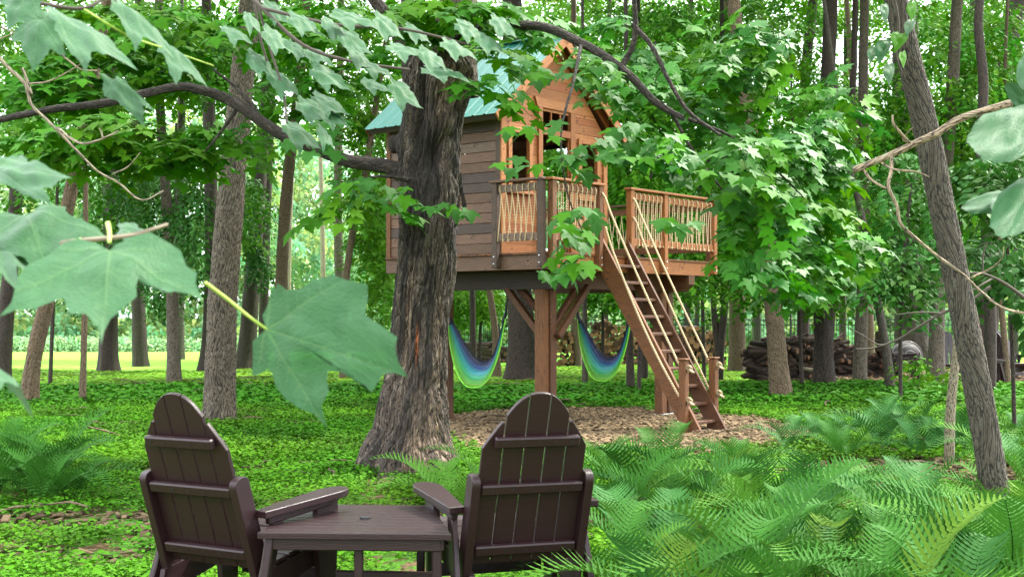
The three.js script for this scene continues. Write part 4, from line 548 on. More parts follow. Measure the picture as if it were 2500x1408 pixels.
// ---------------------------------------------------------------- firewood
{
  const endTex = tex(128, 128, (u, v) => { const d = Math.hypot(u - 0.5, v - 0.5) * 2, r = Math.sin(d * 40 + pn(u, v, 8, 8, 3) * 2) * 0.5 + 0.5; return d > 0.9 ? hex(0x4a382a) : mix3(hex(0xb08a66), hex(0x7a5a40), r * 0.6 + 0.2); });
  const mats = [0xffece0, 0xd8c4b4, 0xa89484].map((t) => new THREE.MeshStandardMaterial({ map: bDark.c, bumpMap: bDark.b, bumpScale: 0.01, roughness: 0.95, color: new THREE.Color(t) })), ends = [0xdcd0c4, 0x988678, 0x6a5a50].map((t) => new THREE.MeshStandardMaterial({ map: endTex, roughness: 0.9, color: new THREE.Color(t) }));
  setSeed(55);
  const logs = [0, 1, 2, 3].map((k) => { const m = new MB(), n = 9, ph = R() * 9; for (const z of [-0.5, 0.5]) for (let j = 0; j <= n; j++) { const a = (j / n) * 6.283, r = 1 + 0.16 * N2(Math.cos(a) + ph, Math.sin(a) + k * 5) - (k > 1 && Math.cos(a) < -0.2 ? 0.45 : 0); m.v(Math.cos(a) * r, Math.sin(a) * r, z, j / n, z); } for (let j = 0; j < n; j++) m.q(j, j + 1, j + n + 2, j + n + 1); for (const s of [0, 1]) { const c = m.v(0, 0, s - 0.5, 0.5, 0), o = s * (n + 1); for (let j = 0; j < n; j++) s ? m.t(c, o + j, o + j + 1) : m.t(c, o + j + 1, o + j); } return m.geo(); });
  const caps = logs.map((g) => { const p = g.attributes.position, m = new MB(), n = 9; for (const s of [1]) { const c = m.v(0, 0, s - 0.5 + (s ? 0.002 : -0.002), 0.5, 0.5), o = s * (n + 1), P = []; for (let j = 0; j < n; j++) P.push(m.v(p.getX(o + j), p.getY(o + j), p.getZ(o + j) + (s ? 0.002 : -0.002), 0.5 + p.getX(o + j) * 0.42, 0.5 + p.getY(o + j) * 0.42)); for (let j = 0; j < n; j++) s ? m.t(c, P[j], P[(j + 1) % n]) : m.t(c, P[(j + 1) % n], P[j]); } return m.geo(); });
  function stack(name, label, D, px0, px1, top0, o = {}) {
    const a = at(px0, HOR(D), D), b = at(px1, HOR(D), D), L = b.x - a.x, t = thing(name, label, 'woodpile', V(a.x, 0, -D), o.turn || 0); let n = 0; const max = o.max || 290, r0 = o.r || 0.075;
    for (let y = r0; ; y += r0 * 1.5) { let any = false; for (let x = r0 + (Math.round(y / r0) % 2) * r0; x < L; x += r0 * rr(1.45, 1.85)) {
      const hh = (typeof top0 === 'function' ? top0(x / L) : top0); if (y > hh * rr(0.92, 1.05) || n >= max) continue; any = true; n++;
      const i = Math.floor(R() * 4), r = r0 * rr(0.75, 1.2), w = o.pale !== undefined ? (R() < o.pale ? 0 : R() < 0.5 ? 1 : 2) : 1; const m = part(t, 'log', logs[i], mats[o.dark ? Math.max(w, 1) : w]); m.scale.set(r, r, o.len || 0.45); m.position.set(x, y + rn() * r * 0.3, rr(-0.06, 0.1)); m.rotation.set(rn() * (o.mess || 0.06), (o.side ? Math.PI / 2 * (R() < 0.75 ? 1 : 0.4) : 0) + rn() * (o.mess || 0.12), R() * 6.283, 'YXZ'); part(m, 'cut_end', caps[i], ends[w]);
    } if (!any && y > r0 * 2) break; if (y > 3) break; }
    return t;
  }
  stack('woodpile', 'small pile of dark split logs showing through the left hammock', 41, 1138, 1228, 0.62, { side: 1, pale: 0.1, r: 0.07 });
  stack('woodpile', 'stack of cut round logs right of the treehouse post', 37, 1352, 1402, 1.02, { pale: 0.6, r: 0.085 });
  stack('woodpile', 'long high stack of cut logs behind the right hammock and staircase', 39, 1438, 1640, (t) => 1.22 + 0.12 * Math.sin(t * 9), { pale: 0.55, r: 0.078, max: 300 });
  stack('woodpile', 'cut log stack standing at the right of the staircase', 39, 1650, 1768, (t) => 1.1 + 0.1 * Math.sin(t * 7), { pale: 0.5, r: 0.085, max: 200 });
  const heap = (t) => 1.32 * Math.min(1, 0.72 + t * 3) * (t > 0.8 ? 1 - (t - 0.8) * 1.5 : 1);
  stack('woodpile', 'big heap of dark split firewood behind the tan ridged trunk', 28.5, 1828, 2000, (t) => 1.0 * Math.min(1, 0.55 + t * 2.6), { side: 1, pale: 0.4, r: 0.06, len: 0.5, mess: 0.45, max: 300, turn: 0.15 });
  stack('woodpile', 'low tapering heap of split firewood ending beside the clearing', 31, 2030, 2170, (t) => 1.0 * (1 - 0.75 * t), { side: 1, pale: 0.3, r: 0.055, len: 0.5, mess: 0.5, max: 260 });
  const br = part(thing('fallen_branch', 'pale peeled branch lying against the dark firewood heap', 'branch', gnd(1975, 935)), 'branch', tube([V(-0.3, 0.35, 0.4), V(0.1, 0.28, 0.5), V(0.55, 0.12, 0.45)], [0.04, 0.05, 0.03], 7, 5), M.deadPale);
}

// ---------------------------------------------------------------- the big old maple
const BIG = 12.4, bigBase = gnd(1010, 1150).setY(0), bigRel = (px, py, d = 0) => at(px, py, BIG + d).sub(bigBase);
const bigTree = thing('maple_tree', 'huge old maple with dark furrowed trunk in front of the treehouse', 'tree', bigBase);
{
  setSeed(1212);
  const prof = [[1180, 1000, 268], [1150, 1000, 250], [1100, 1000, 222], [1050, 1004, 182], [1000, 1006, 171], [950, 1010, 157], [900, 1018, 144], [800, 1024, 135], [700, 1033, 135], [600, 1041, 140], [500, 1047, 148], [400, 1050, 148], [320, 1055, 144], [260, 1060, 149], [210, 1066, 160], [170, 1070, 160], [140, 1072, 135]];
  const P = prof.map(([y, x]) => bigRel(x, y)), Rd = prof.map(([, , w]) => (w * BIG) / FPX / 2); P[0].y = -0.25;
  const blob = (a, l, ac, lc, sa, sl) => Math.exp(-(((((a - ac + 9.4248) % 6.2832) - 3.1416) / sa) ** 2) - ((l - lc) / sl) ** 2);
  // a is measured from camera right; the side facing the camera is a = 1.57 on this sweep
  const extra = (a0, l) => { const a = 6.2832 - a0; return 0.075 * blob(a, l, 1.2, 3.58, 0.32, 0.14) - 0.15 * blob(a, l, 1.35, 3.3, 0.34, 0.16) + 0.06 * blob(a, l, 2.5, 3.5, 0.25, 0.5) - 0.07 * blob(a, l, 1.95, 3.8, 0.16, 0.65) + 0.06 * blob(a, l, 0.55, 4.05, 0.5, 0.25) + 0.07 * blob(a, l, 2.95, 3.4, 0.2, 0.14) + 0.04 * blob(a, l, 0.1, 2.3, 0.12, 0.3) + 0.24 * blob(a, l, 2.75, 0.0, 0.3, 0.26) + 0.09 * blob(a, l, 1.75, 0.0, 0.25, 0.25) + 0.1 * blob(a, l, 0.55, 0.0, 0.28, 0.26) - 0.05 * blob(a, l, 2.25, 0.3, 0.16, 0.4) - 0.05 * blob(a, l, 1.15, 0.35, 0.16, 0.5) + 0.045 * blob(a, l, 2.85, 1.42, 0.15, 0.1) - 0.03 * blob(a, l, 2.0, 1.5, 0.1, 0.5); };
  const color = (a0, l, q) => { const a = 6.2832 - a0, ca = Math.cos(a), sa = Math.sin(a); // moist black bark and hollow shade, grey plates, tan wood and a lit foot; edges follow the bark
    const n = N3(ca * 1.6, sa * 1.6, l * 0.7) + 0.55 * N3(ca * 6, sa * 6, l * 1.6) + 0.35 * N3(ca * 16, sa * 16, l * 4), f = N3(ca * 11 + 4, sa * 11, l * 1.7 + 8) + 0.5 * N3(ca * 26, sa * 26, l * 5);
    const wetShade = sstep(n + 0.75 * blob(a, l, 2.0, 3.2, 0.8, 1.2) + 0.7 * blob(a, l, 1.35, 3.25, 0.4, 0.3), -0.15, 0.2), pale = sstep(f + n * 0.2, 0.15, 0.5), tan = 1.3 * blob(a, l, 0.9, 0.3, 0.75, 0.55) + 1.1 * blob(a, l, 1.95, 1.75, 0.13, 0.6) + 0.8 * blob(a, l, 0.75, 1.4, 0.2, 0.9) + 0.9 * blob(a, l, 1.0, 3.95, 0.6, 0.3);  // cavity shade and the lit right foot are painted into these masks
    let c = [0.55, 0.535, 0.52]; c = mix3(c, [1.15, 1.12, 1.07], pale * 0.65); c = mix3(c, [0.13, 0.122, 0.118], wetShade * 0.9); c = mix3(c, [1.7, 1.52, 1.28], clamp(tan * (0.2 + 1.0 * sstep(f, -0.3, 0.5)), 0, 0.85)); return mix3(c, [2.6, 1.0, 0.4], clamp(1.4 * blob(a, l, 1.56, 1.5, 0.05, 0.16) * sstep(f, -0.4, 0.2), 0, 1)); };
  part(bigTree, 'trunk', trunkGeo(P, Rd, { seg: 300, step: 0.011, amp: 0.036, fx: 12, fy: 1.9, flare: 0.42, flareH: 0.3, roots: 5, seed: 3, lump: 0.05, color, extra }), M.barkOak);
  const limb = (name, pts, mat = M.barkWet, amp = 0.008) => { const L = pts.map(([x, y, , d]) => bigRel(x, y, d || 0)), w = pts.map(([, , r]) => (r * BIG) / FPX / 2); return part(bigTree, name, trunkGeo(L, w, { seg: 26, step: 0.025, amp, fx: 40, fy: 9, flare: 0.25, flareH: 0.15, seed: 4, lump: 0.12 }), mat); };
  limb('stem', [[1012, 260, 70], [1006, 170, 52], [996, 90, 36], [994, 20, 34], [992, -80, 30]]); limb('stem', [[1096, 230, 120], [1104, 150, 110], [1112, 80, 100], [1118, 0, 92], [1122, -120, 86]], M.barkOak2, 0.02);
  limb('limb', [[1018, 190, 40], [985, 105, 38], [950, 50, 34], [915, 0, 32], [870, -60, 28]]);
  limb('limb', [[1000, 440, 46], [955, 412, 36], [900, 400, 34], [840, 390, 32], [770, 362, 31], [705, 338, 29], [645, 302, 27], [592, 264, 27], [545, 238, 27], [490, 220, 24, -0.1], [440, 212, 22, -0.2], [370, 224, 20, -0.3], [250, 252, 19, -0.5], [130, 266, 17, -0.6], [-40, 300, 14, -0.7]]);
  limb('limb', [[1070, 130, 34, -0.3], [1110, 92, 26, -0.4], [1180, 66, 24, -0.6], [1250, 60, 22, -0.8], [1330, 66, 21, -1], [1410, 100, 20, -1.2], [1480, 140, 19, -1.4], [1545, 190, 17, -1.5], [1600, 248, 15, -1.6], [1670, 290, 11, -1.7]]);
  limb('limb', [[1515, 168, 14, -1.4], [1545, 110, 12, -1.4], [1552, 50, 11, -1.4], [1545, -30, 9, -1.4]]); limb('limb', [[1545, 60, 10, -1.4], [1590, 110, 10, -1.5], [1630, 190, 9, -1.6], [1680, 270, 8, -1.7], [1760, 330, 6, -1.8]]);
  limb('limb', [[640, 296, 12], [600, 240, 9], [560, 200, 7], [520, 170, 5]]); limb('limb', [[580, 262, 10], [540, 320, 7], [500, 370, 4]]); limb('limb', [[1640, 275, 8, -1.6], [1700, 380, 6, -1.6], [1770, 470, 4, -1.7], [1840, 560, 3, -1.7]]); limb('limb', [[1680, 290, 7, -1.7], [1780, 330, 5, -1.7], [1900, 420, 4, -1.8], [1980, 500, 3, -1.8]]); limb('limb', [[1420, 105, 9, -1.2], [1400, 200, 6, -2], [1370, 330, 4, -2.4], [1385, 470, 3, -2.6], [1420, 560, 2.5, -2.7]]); limb('limb', [[1000, 440, 12, -0.4], [930, 430, 6, -0.6], [860, 440, 4, -0.6], [800, 450, 3, -0.6]]);
}
part(bigTree, 'bark_flap', prism([[0, 0.2], [0.035, 0.18], [0.05, 0.02], [0.085, -0.12], [0.075, -0.22], [0.05, -0.2], [0.03, -0.05], [0, 0.02]], 0.03).translate(...bigRel(1118, 470, -0.02).toArray()), M.barkWet);
part(bigTree, 'burl', new THREE.IcosahedronGeometry(0.075, 4).scale(0.8, 1.25, 0.9).translate(...bigRel(962, 352, 0.02).toArray()), M.barkWet);
// individual leaves of the boughs nearest to the camera, up to the limit; the rest is the crown
const leafMats = [M.leafMaple, M.leafMaple2]; let bigLeaves = 0;
function boughLeaves(list) { const q = new THREE.Quaternion(), e = new THREE.Euler(0, 0, 0, 'YXZ');
  for (const [px, py, rx, ry, d, n, s0, s1] of list) for (let k = 0; k < n && bigLeaves < 300; k++) { let a, b; do { a = rr(-1, 1); b = rr(-1, 1); } while (a * a + b * b > 1); const p = bigRel(px + a * rx, py + b * ry, d + rr(-0.35, 0.35)), l = part(bigTree, 'leaf', mapleLeaves[Math.floor(R() * 4)], leafMats[R() < 0.6 ? 0 : 1]); l.position.copy(p); l.quaternion.setFromEuler(e.set(rr(0.3, 1.0), rn() * 1.3, rn() * 0.35)); l.scale.setScalar(rr(s0, s1)); bigLeaves++; } }
setSeed(3030);
boughLeaves([[1405, 570, 60, 85, -3, 34, 0.12, 0.16], [1370, 655, 55, 28, -3, 11, 0.12, 0.16], [1270, 400, 60, 24, -2.6, 6, 0.11, 0.14], [1270, 325, 50, 30, -2.6, 4, 0.11, 0.14], [1330, 300, 60, 40, -2.6, 4, 0.1, 0.14], [1420, 385, 60, 40, -2.4, 14, 0.12, 0.16], [1550, 340, 90, 50, -2.4, 34, 0.13, 0.17], [1660, 540, 45, 16, -2.6, 9, 0.12, 0.16], [1310, 165, 90, 35, -1.8, 26, 0.11, 0.15], [1240, 215, 36, 44, -1.8, 8, 0.1, 0.14], [1440, 180, 70, 55, -1.8, 18, 0.12, 0.16], [880, 465, 130, 30, -1, 26, 0.12, 0.17], [760, 320, 80, 70, -0.8, 20, 0.13, 0.18], [1680, 400, 90, 45, -2.2, 26, 0.13, 0.18], [1100, 510, 60, 18, -1.2, 8, 0.1, 0.14], [1820, 480, 80, 50, -2.0, 22, 0.13, 0.18]]);
{
  const holder = new THREE.Group(); setSeed(3131);
  const rel = (regs) => regs.map(([x, y, a, b, d, dz, n]) => [x, y, a, b, BIG + d, dz, n]);
  const RB = rel([[2020, 300, 110, 160, -0.3, 0.9, 60], [1780, 100, 160, 90, -0.4, 0.9, 50], [2040, 560, 90, 90, -0.8, 0.7, 40], [1820, 370, 160, 70, -1.6, 0.9, 56], [1900, 500, 130, 90, -1.2, 0.9, 56], [1660, 150, 180, 90, -0.3, 0.9, 62], [1960, 640, 110, 60, -1.2, 0.7, 30], [1850, 610, 70, 70, -2, 0.6, 18], [1340, 40, 200, 50, -0.1, 0.7, 44], [1640, 350, 100, 40, -2.2, 0.4, 12], [1820, 220, 180, 110, -0.5, 0.9, 46], [1480, 160, 110, 90, -0.4, 0.6, 22], [1980, 380, 120, 110, -0.5, 0.8, 34]]), half = (f) => RB.map((q) => [...q.slice(0, 6), Math.round(q[6] * f)]); crown(holder, half(0.3), 'maple', M.leafMaple, { tilt: 0.5, tv: 0.22, face: 0.75, gap: 0.16, cs: 1.7, size: 0.88, bright: 1.2 }); crown(holder, half(0.26), 'maple', M.leafMaple2, { tilt: 0.55, tv: 0.25, face: 0.6, gap: 0.16, cs: 1.7, size: 0.88, bright: 1.1, warm: 0.2 });
  crown(holder, rel([[300, 340, 330, 60, 0.9, 0.7, 62], [160, 180, 260, 80, 0.9, 0.7, 50], [420, 140, 180, 80, 1.2, 0.7, 30], [480, 350, 110, 40, 0.8, 0.5, 14], [740, 240, 110, 90, 0.9, 0.7, 20], [880, 140, 120, 70, 0.9, 0.7, 14], [720, 50, 240, 60, 0.6, 0.8, 34], [1060, 20, 110, 40, 0.2, 0.5, 9], [1090, 30, 130, 50, -0.9, 0.4, 16], [1235, 110, 70, 40, -1.3, 0.4, 9], [1190, 190, 50, 50, -1.2, 0.3, 6], [1000, 60, 90, 50, -0.7, 0.3, 7], [880, 480, 120, 26, -0.8, 0.4, 7], [300, 50, 300, 60, 0.8, 0.8, 36], [230, 300, 160, 26, -0.6, 0.3, 9]]), 'maple', M.leafMaple2, { tilt: 0.35, tv: 0.3, face: 0.5, gap: -0.12, cs: 1.4, bright: 0.95, warm: 0.2 });
  const inv = new THREE.Matrix4().makeTranslation(-bigBase.x, 0, -bigBase.z); for (const m of holder.children.slice()) { const q = new THREE.Matrix4(); for (let k = 0; k < m.count; k++) { m.getMatrixAt(k, q); m.setMatrixAt(k, q.premultiply(inv)); } bigTree.add(m); }
  // foliage of the same tree above the frame
  const ms = [], q = new THREE.Quaternion(), e = new THREE.Euler(); for (let k = 0; k < 130; k++) { const a = R() * 6.283, d = Math.sqrt(R()) * 6; const p = V(Math.cos(a) * d, rr(6.4, 11), Math.sin(a) * d); if (p.y < 1.7 + 0.26 * -(p.z + bigBase.z)) continue; const s = rr(0.8, 1.3); ms.push(new THREE.Matrix4().compose(p, q.setFromEuler(e.set(rn() * 0.5, R() * 6.28, rn() * 0.5)), V(s, s, s))); } inst(bigTree, 'crown', SPR.big[1], M.leafOvate, ms, null, 'stuff');
}

// ---------------------------------------------------------------- garden chairs and table of dark brown recycled boards
{
  const tx = tex(256, 256, (u, v) => { const n = 0.5 + 0.5 * pn(u, v, 8, 160, 3), k = pn(u, v, 90, 90, 8) > 0.86 ? 1.35 : 1; return [0.1 * k + 0.03 * n, 0.075 * k + 0.025 * n, 0.076 * k + 0.024 * n]; }), tbm = tex(256, 256, (u, v) => { const h = 0.5 + 0.3 * pn(u, v, 8, 160, 3) + 0.2 * pn(u, v, 120, 120, 4); return [h, h, h]; }, false); for (const t of [tx, tbm]) t.repeat.set(2, 2);
  M.poly = new THREE.MeshPhysicalMaterial({ map: tx, bumpMap: tbm, bumpScale: 0.0012, roughness: 0.42, specularIntensity: 0.65, color: new THREE.Color(1.4, 0.78, 0.9) });
  M.polyGrey = new THREE.MeshPhysicalMaterial({ map: tx, bumpMap: tbm, bumpScale: 0.0015, roughness: 0.5, color: new THREE.Color(3.4, 3.7, 4.4) });
  const screw = new THREE.MeshStandardMaterial({ color: new THREE.Color().setRGB(0.006, 0.006, 0.007), roughness: 0.6 });
}
const T19 = 0.33; // recline of the back
function makeChair(name, label, p, turn, mat = M.poly, full = true) {
  const c = thing(name, label, 'garden chair', p, turn), S = (s, y) => V(s, Math.cos(T19) * y, Math.sin(T19) * y); // a point in the plane of the back
  const org = V(0, 0.29, 0.26), tilt = new THREE.Matrix4().makeRotationX(T19).setPosition(org);
  const arch = (x) => (Math.abs(x) < 0.163 ? 0.895 - 0.12 * Math.abs(x / 0.163) ** 2.3 : 0.765 - 0.16 * ((Math.abs(x) - 0.163) / 0.11) ** 1.15);
  for (let k = -2; k <= 2; k++) { // back slats with the arched top, each with its own rounded corner
    const x0 = k * 0.108 - 0.05, x1 = k * 0.108 + 0.05, pts = [[x0, 0], [x1, 0]]; for (let j = 0; j <= 8; j++) { const x = lerp(x1, x0, j / 8); pts.push([x, arch(clamp(Math.abs(x), Math.abs(k) === 2 ? 0.1632 : 0, Math.abs(k) === 2 ? 1 : 0.1629)) - (Math.abs(k) === 2 && Math.abs(x) < 0.178 ? 0.02 : 0)]); }
    const sh = new THREE.Shape(pts.map((q) => new THREE.Vector2(...q))); part(c, 'back_slat', new THREE.ExtrudeGeometry(sh, { depth: 0.016, bevelEnabled: true, bevelThickness: 0.004, bevelSize: 0.004, bevelOffset: -0.004, bevelSegments: 2 }).applyMatrix4(tilt), mat);
  }
  const back = (name2, x0, x1, y0, y1, z0, z1) => { const r = part(c, name2, boxAt(x0, x1, y0, y1, z0, z1, 0.007).applyMatrix4(tilt), mat); return r; };
  for (const [w, y] of [[0.215, 0.63], [0.262, 0.385], [0.262, 0.06]]) { const r = back('back_rail', -w, w, y, y + 0.052, 0.025, 0.06); if (full) for (let k = -2; k <= 2; k++) part(r, 'screw', new THREE.CylinderGeometry(0.0065, 0.0065, 0.004, 8).rotateX(Math.PI / 2).translate(k * 0.108 * (w / 0.262) * 0.96, y + 0.026, 0.0605).applyMatrix4(tilt), M.iron); }
  for (const s of [-1, 1]) {
    { const sh = new THREE.Shape(); sh.moveTo(-0.03, -0.12); sh.lineTo(0.062, -0.12); sh.lineTo(0.062, 0.43); sh.quadraticCurveTo(0.062, 0.475, 0.02, 0.475); sh.quadraticCurveTo(-0.03, 0.475, -0.03, 0.44); sh.closePath(); part(c, 'back_post', new THREE.ExtrudeGeometry(sh, { depth: 0.034, bevelEnabled: true, bevelThickness: 0.005, bevelSize: 0.005, bevelSegments: 2 }).rotateY(-Math.PI / 2).translate(s * 0.291 + 0.017, 0, 0).applyMatrix4(tilt), mat); }
    { const sh = new THREE.Shape(), a = [[0.315, 0.06], [0.383, 0.075], [0.42, -0.44], [0.4, -0.54], [0.33, -0.56], [0.285, -0.54], [0.28, -0.43]]; sh.moveTo(a[0][0], a[0][1]); sh.lineTo(a[1][0], a[1][1]); sh.lineTo(a[2][0], a[2][1]); sh.quadraticCurveTo(0.425, -0.545, a[4][0] + 0.03, a[4][1]); sh.quadraticCurveTo(a[5][0], -0.565, a[6][0], a[6][1]); sh.closePath();
      const g = new THREE.ExtrudeGeometry(sh, { depth: 0.024, bevelEnabled: true, bevelThickness: 0.006, bevelSize: 0.006, bevelSegments: 3 }).rotateX(Math.PI / 2).scale(s, 1, 1); if (s < 0) { const ix = g.attributes; for (let q = 0; q < ix.position.count; q += 3) for (const A of [ix.position, ix.uv]) for (let k = 0; k < A.itemSize; k++) { const t = A.getComponent(q, k); A.setComponent(q, k, A.getComponent(q + 1, k)); A.setComponent(q + 1, k, t); } g.computeVertexNormals(); }
      part(c, 'armrest', g.applyMatrix4(new THREE.Matrix4().makeRotationX(0.07)).translate(0, 0.575, 0.26), mat); }
    part(c, 'arm_support', bar(V(s * 0.345, 0.525, 0.28), V(s * 0.345, 0.56, -0.2), 0.045, 0.035, V(0, 1, 0), 0.006), mat);
    part(c, 'front_leg', prism([[-0.24, 0.0], [-0.14, 0.0], [-0.1, 0.4], [-0.1, 0.565], [-0.26, 0.575], [-0.27, 0.45]], 0.034, 0).rotateY(-Math.PI / 2).scale(1, 1, 1).translate(s * 0.33 + 0.017, 0, 0), mat);
    part(c, 'rear_leg', bar(V(s * 0.335, 0.525, 0.2), V(s * 0.355, 0.0, 0.38), 0.075, 0.034, V(0, 0, 1), 0.006), mat);
    part(c, 'seat_side', prism([[-0.42, 0.3], [-0.42, 0.38], [-0.1, 0.33], [0.34, 0.24], [0.36, 0.14], [0.2, 0.15]], 0.03, 0).rotateY(-Math.PI / 2).translate(s * 0.275 + 0.015, 0, 0), mat);
  }
  for (let k = 0; k < 6; k++) { const z = -0.4 + k * 0.1, y = 0.385 - Math.max(0, k - 1) * 0.021; part(c, 'seat_slat', bar(V(-0.285, y, z), V(0.285, y, z), 0.09, 0.022, V(0, k ? -0.2 : -0.5, 1), 0.006), mat); }
  part(c, 'stretcher', boxAt(-0.32, 0.32, 0.1, 0.17, 0.16, 0.19, 0.005), mat); part(c, 'stretcher', boxAt(-0.31, 0.31, 0.12, 0.19, -0.3, -0.27, 0.005), mat);
  return c;
}
{
  setSeed(606);
  const place = (px, py, yaw) => { const H = 0.655, r = rayOf(px, py), k = (H - EYE) / r.y, p = r.multiplyScalar(k).add(V(0, EYE, 0)), z = 0.26 + Math.sin(T19) * 0.4 + 0.05; return V(p.x - Math.sin(yaw) * z, 0, p.z - Math.cos(yaw) * z); };
  const y1 = 19 * Math.PI / 180, y2 = -30 * Math.PI / 180;
  makeChair('garden_chair', 'dark brown fan backed garden chair left of the low table', place(463, 1200, y2), y2);
  makeChair('garden_chair', 'dark brown fan backed garden chair beside the ferns right of the table', place(1300, 1196, y1), y1);
  // table joining the two chairs
  const H = 0.5, onT = (px, py) => { const r = rayOf(px, py); return r.multiplyScalar((H - EYE) / r.y).add(V(0, EYE, 0)); };
  const A = onT(627, 1300), B = onT(1102, 1304), C = onT(1052, 1233), D = onT(748, 1230), o = A.clone().add(B).add(C).add(D).multiplyScalar(0.25).setY(0);
  const t = thing('low_table', 'low dark brown slatted table with wide near edge between two chairs', 'table', o); const n = 10, hole = [];
  for (let k = 0; k < n; k++) { const a = k / n + 0.004, b = (k + 1) / n - 0.004, q = [A.clone().lerp(D, a), B.clone().lerp(C, a), B.clone().lerp(C, b), A.clone().lerp(D, b)].map((p) => p.sub(o)); part(t, 'table_slat', new THREE.ExtrudeGeometry(new THREE.Shape(q.map((p) => new THREE.Vector2(p.x, -p.z))), { depth: 0.022, bevelEnabled: true, bevelThickness: 0.004, bevelSize: 0.003, bevelOffset: -0.003, bevelSegments: 2 }).rotateX(-Math.PI / 2).translate(0, H - 0.026, 0), M.poly); }
  part(t, 'plug', new THREE.CylinderGeometry(0.026, 0.026, 0.01, 18).translate(0.02, H + 0.003, 0.02), M.iron);
  const L = (p, dx, dz, y) => p.clone().sub(o).add(V(dx, 0, dz)).setY(y), cn = [L(A, 0.05, -0.05, 0), L(B, -0.05, -0.05, 0), L(C, -0.05, 0.05, 0), L(D, 0.05, 0.05, 0)];
  for (let k = 0; k < 4; k++) { const a = cn[k].clone().setY(H - 0.058), b = cn[(k + 1) % 4].clone().setY(H - 0.058); part(t, 'apron', bar(a, b, 0.058, 0.028, V(0, 1, 0), 0.005), M.poly); }
  for (const [a, dx] of [[cn[0], -0.06], [cn[1].clone().add(V(-0.02, 0, -0.02)), 0], [cn[2], 0], [cn[3], 0], [L(A, 0.46, -0.08, 0), 0]]) part(t, 'leg', bar(a.clone().setY(H - 0.03), a.clone().add(V(dx, 0, dx ? 0.06 : 0)).setY(-0.02), 0.042, 0.042, V(0, 0, 1), 0.006), M.poly);
  part(t, 'stretcher', bar(L(A, 0.3, -0.45, 0.19), L(B, -0.08, -0.45, 0.19), 0.1, 0.026, V(0, 1, 0), 0.006), M.poly);
  { const water = new THREE.MeshPhysicalMaterial({ color: 0xffffff, roughness: 0.05, transmission: 1, thickness: 0.01, ior: 1.33 }); const pts = []; }
  // far chairs round the domed fire pit
  const far = [[2196, 930, 31, -1.35, M.poly, 'black garden chair seen side on beside the domed fire pit', 1], [2318, 925, 29.5, 2.95, M.polyGrey, 'pale grey garden chair facing the camera behind the dead pole', 1], [2395, 935, 27, 2.2, M.poly, 'dark garden chair turned sideways just right of the leaning trunk', 1], [2474, 915, 30, 3.4, M.polyGrey, 'slate grey garden chair partly cut by the right edge', 1]];
  for (const [px, py, D2, yaw, mat, label] of far) { const p = at(px, HOR(D2), D2).setY(0); makeChair('garden_chair', label, p, yaw, mat, false); }
  const fp = at(2212, HOR(34), 34).setY(0), pit = thing('fire_pit', 'round fire pit with domed mesh cover behind the side on chair', 'fire pit', fp);
  pit.scale.setScalar(0.8); const steel = new THREE.MeshStandardMaterial({ color: new THREE.Color().setRGB(0.035, 0.03, 0.028), metalness: 0.0, roughness: 0.85 }), highlight = new THREE.MeshStandardMaterial({ color: new THREE.Color().setRGB(0.22, 0.22, 0.21), metalness: 0.4, roughness: 0.4 });
  part(pit, 'bowl', new THREE.LatheGeometry([[0.02, 0.2], [0.25, 0.22], [0.45, 0.34], [0.53, 0.5], [0.56, 0.5], [0.56, 0.47]].map((q) => new THREE.Vector2(...q)), 40), steel); part(pit, 'dome', new THREE.SphereGeometry(0.52, 36, 14, 0, Math.PI * 2, 0, Math.PI / 2).scale(1, 0.95, 1).translate(0, 0.51, 0), steel);
  for (const r of [0.5, 0.36, 0.2]) part(pit, 'highlight_arc', new THREE.TorusGeometry(r, 0.012, 8, 36, Math.PI).translate(0, 0.53, Math.sqrt(0.53 * 0.53 - r * r) + 0.01), highlight);  // curved highlights on the dome, built as pale arcs
  for (let k = 0; k < 3; k++) part(pit, 'leg', bar(V(Math.cos(k * 2.1) * 0.4, 0.3, Math.sin(k * 2.1) * 0.4), V(Math.cos(k * 2.1) * 0.5, -0.02, Math.sin(k * 2.1) * 0.5), 0.04, 0.04, V(0.2, 0, 1)), steel);
}
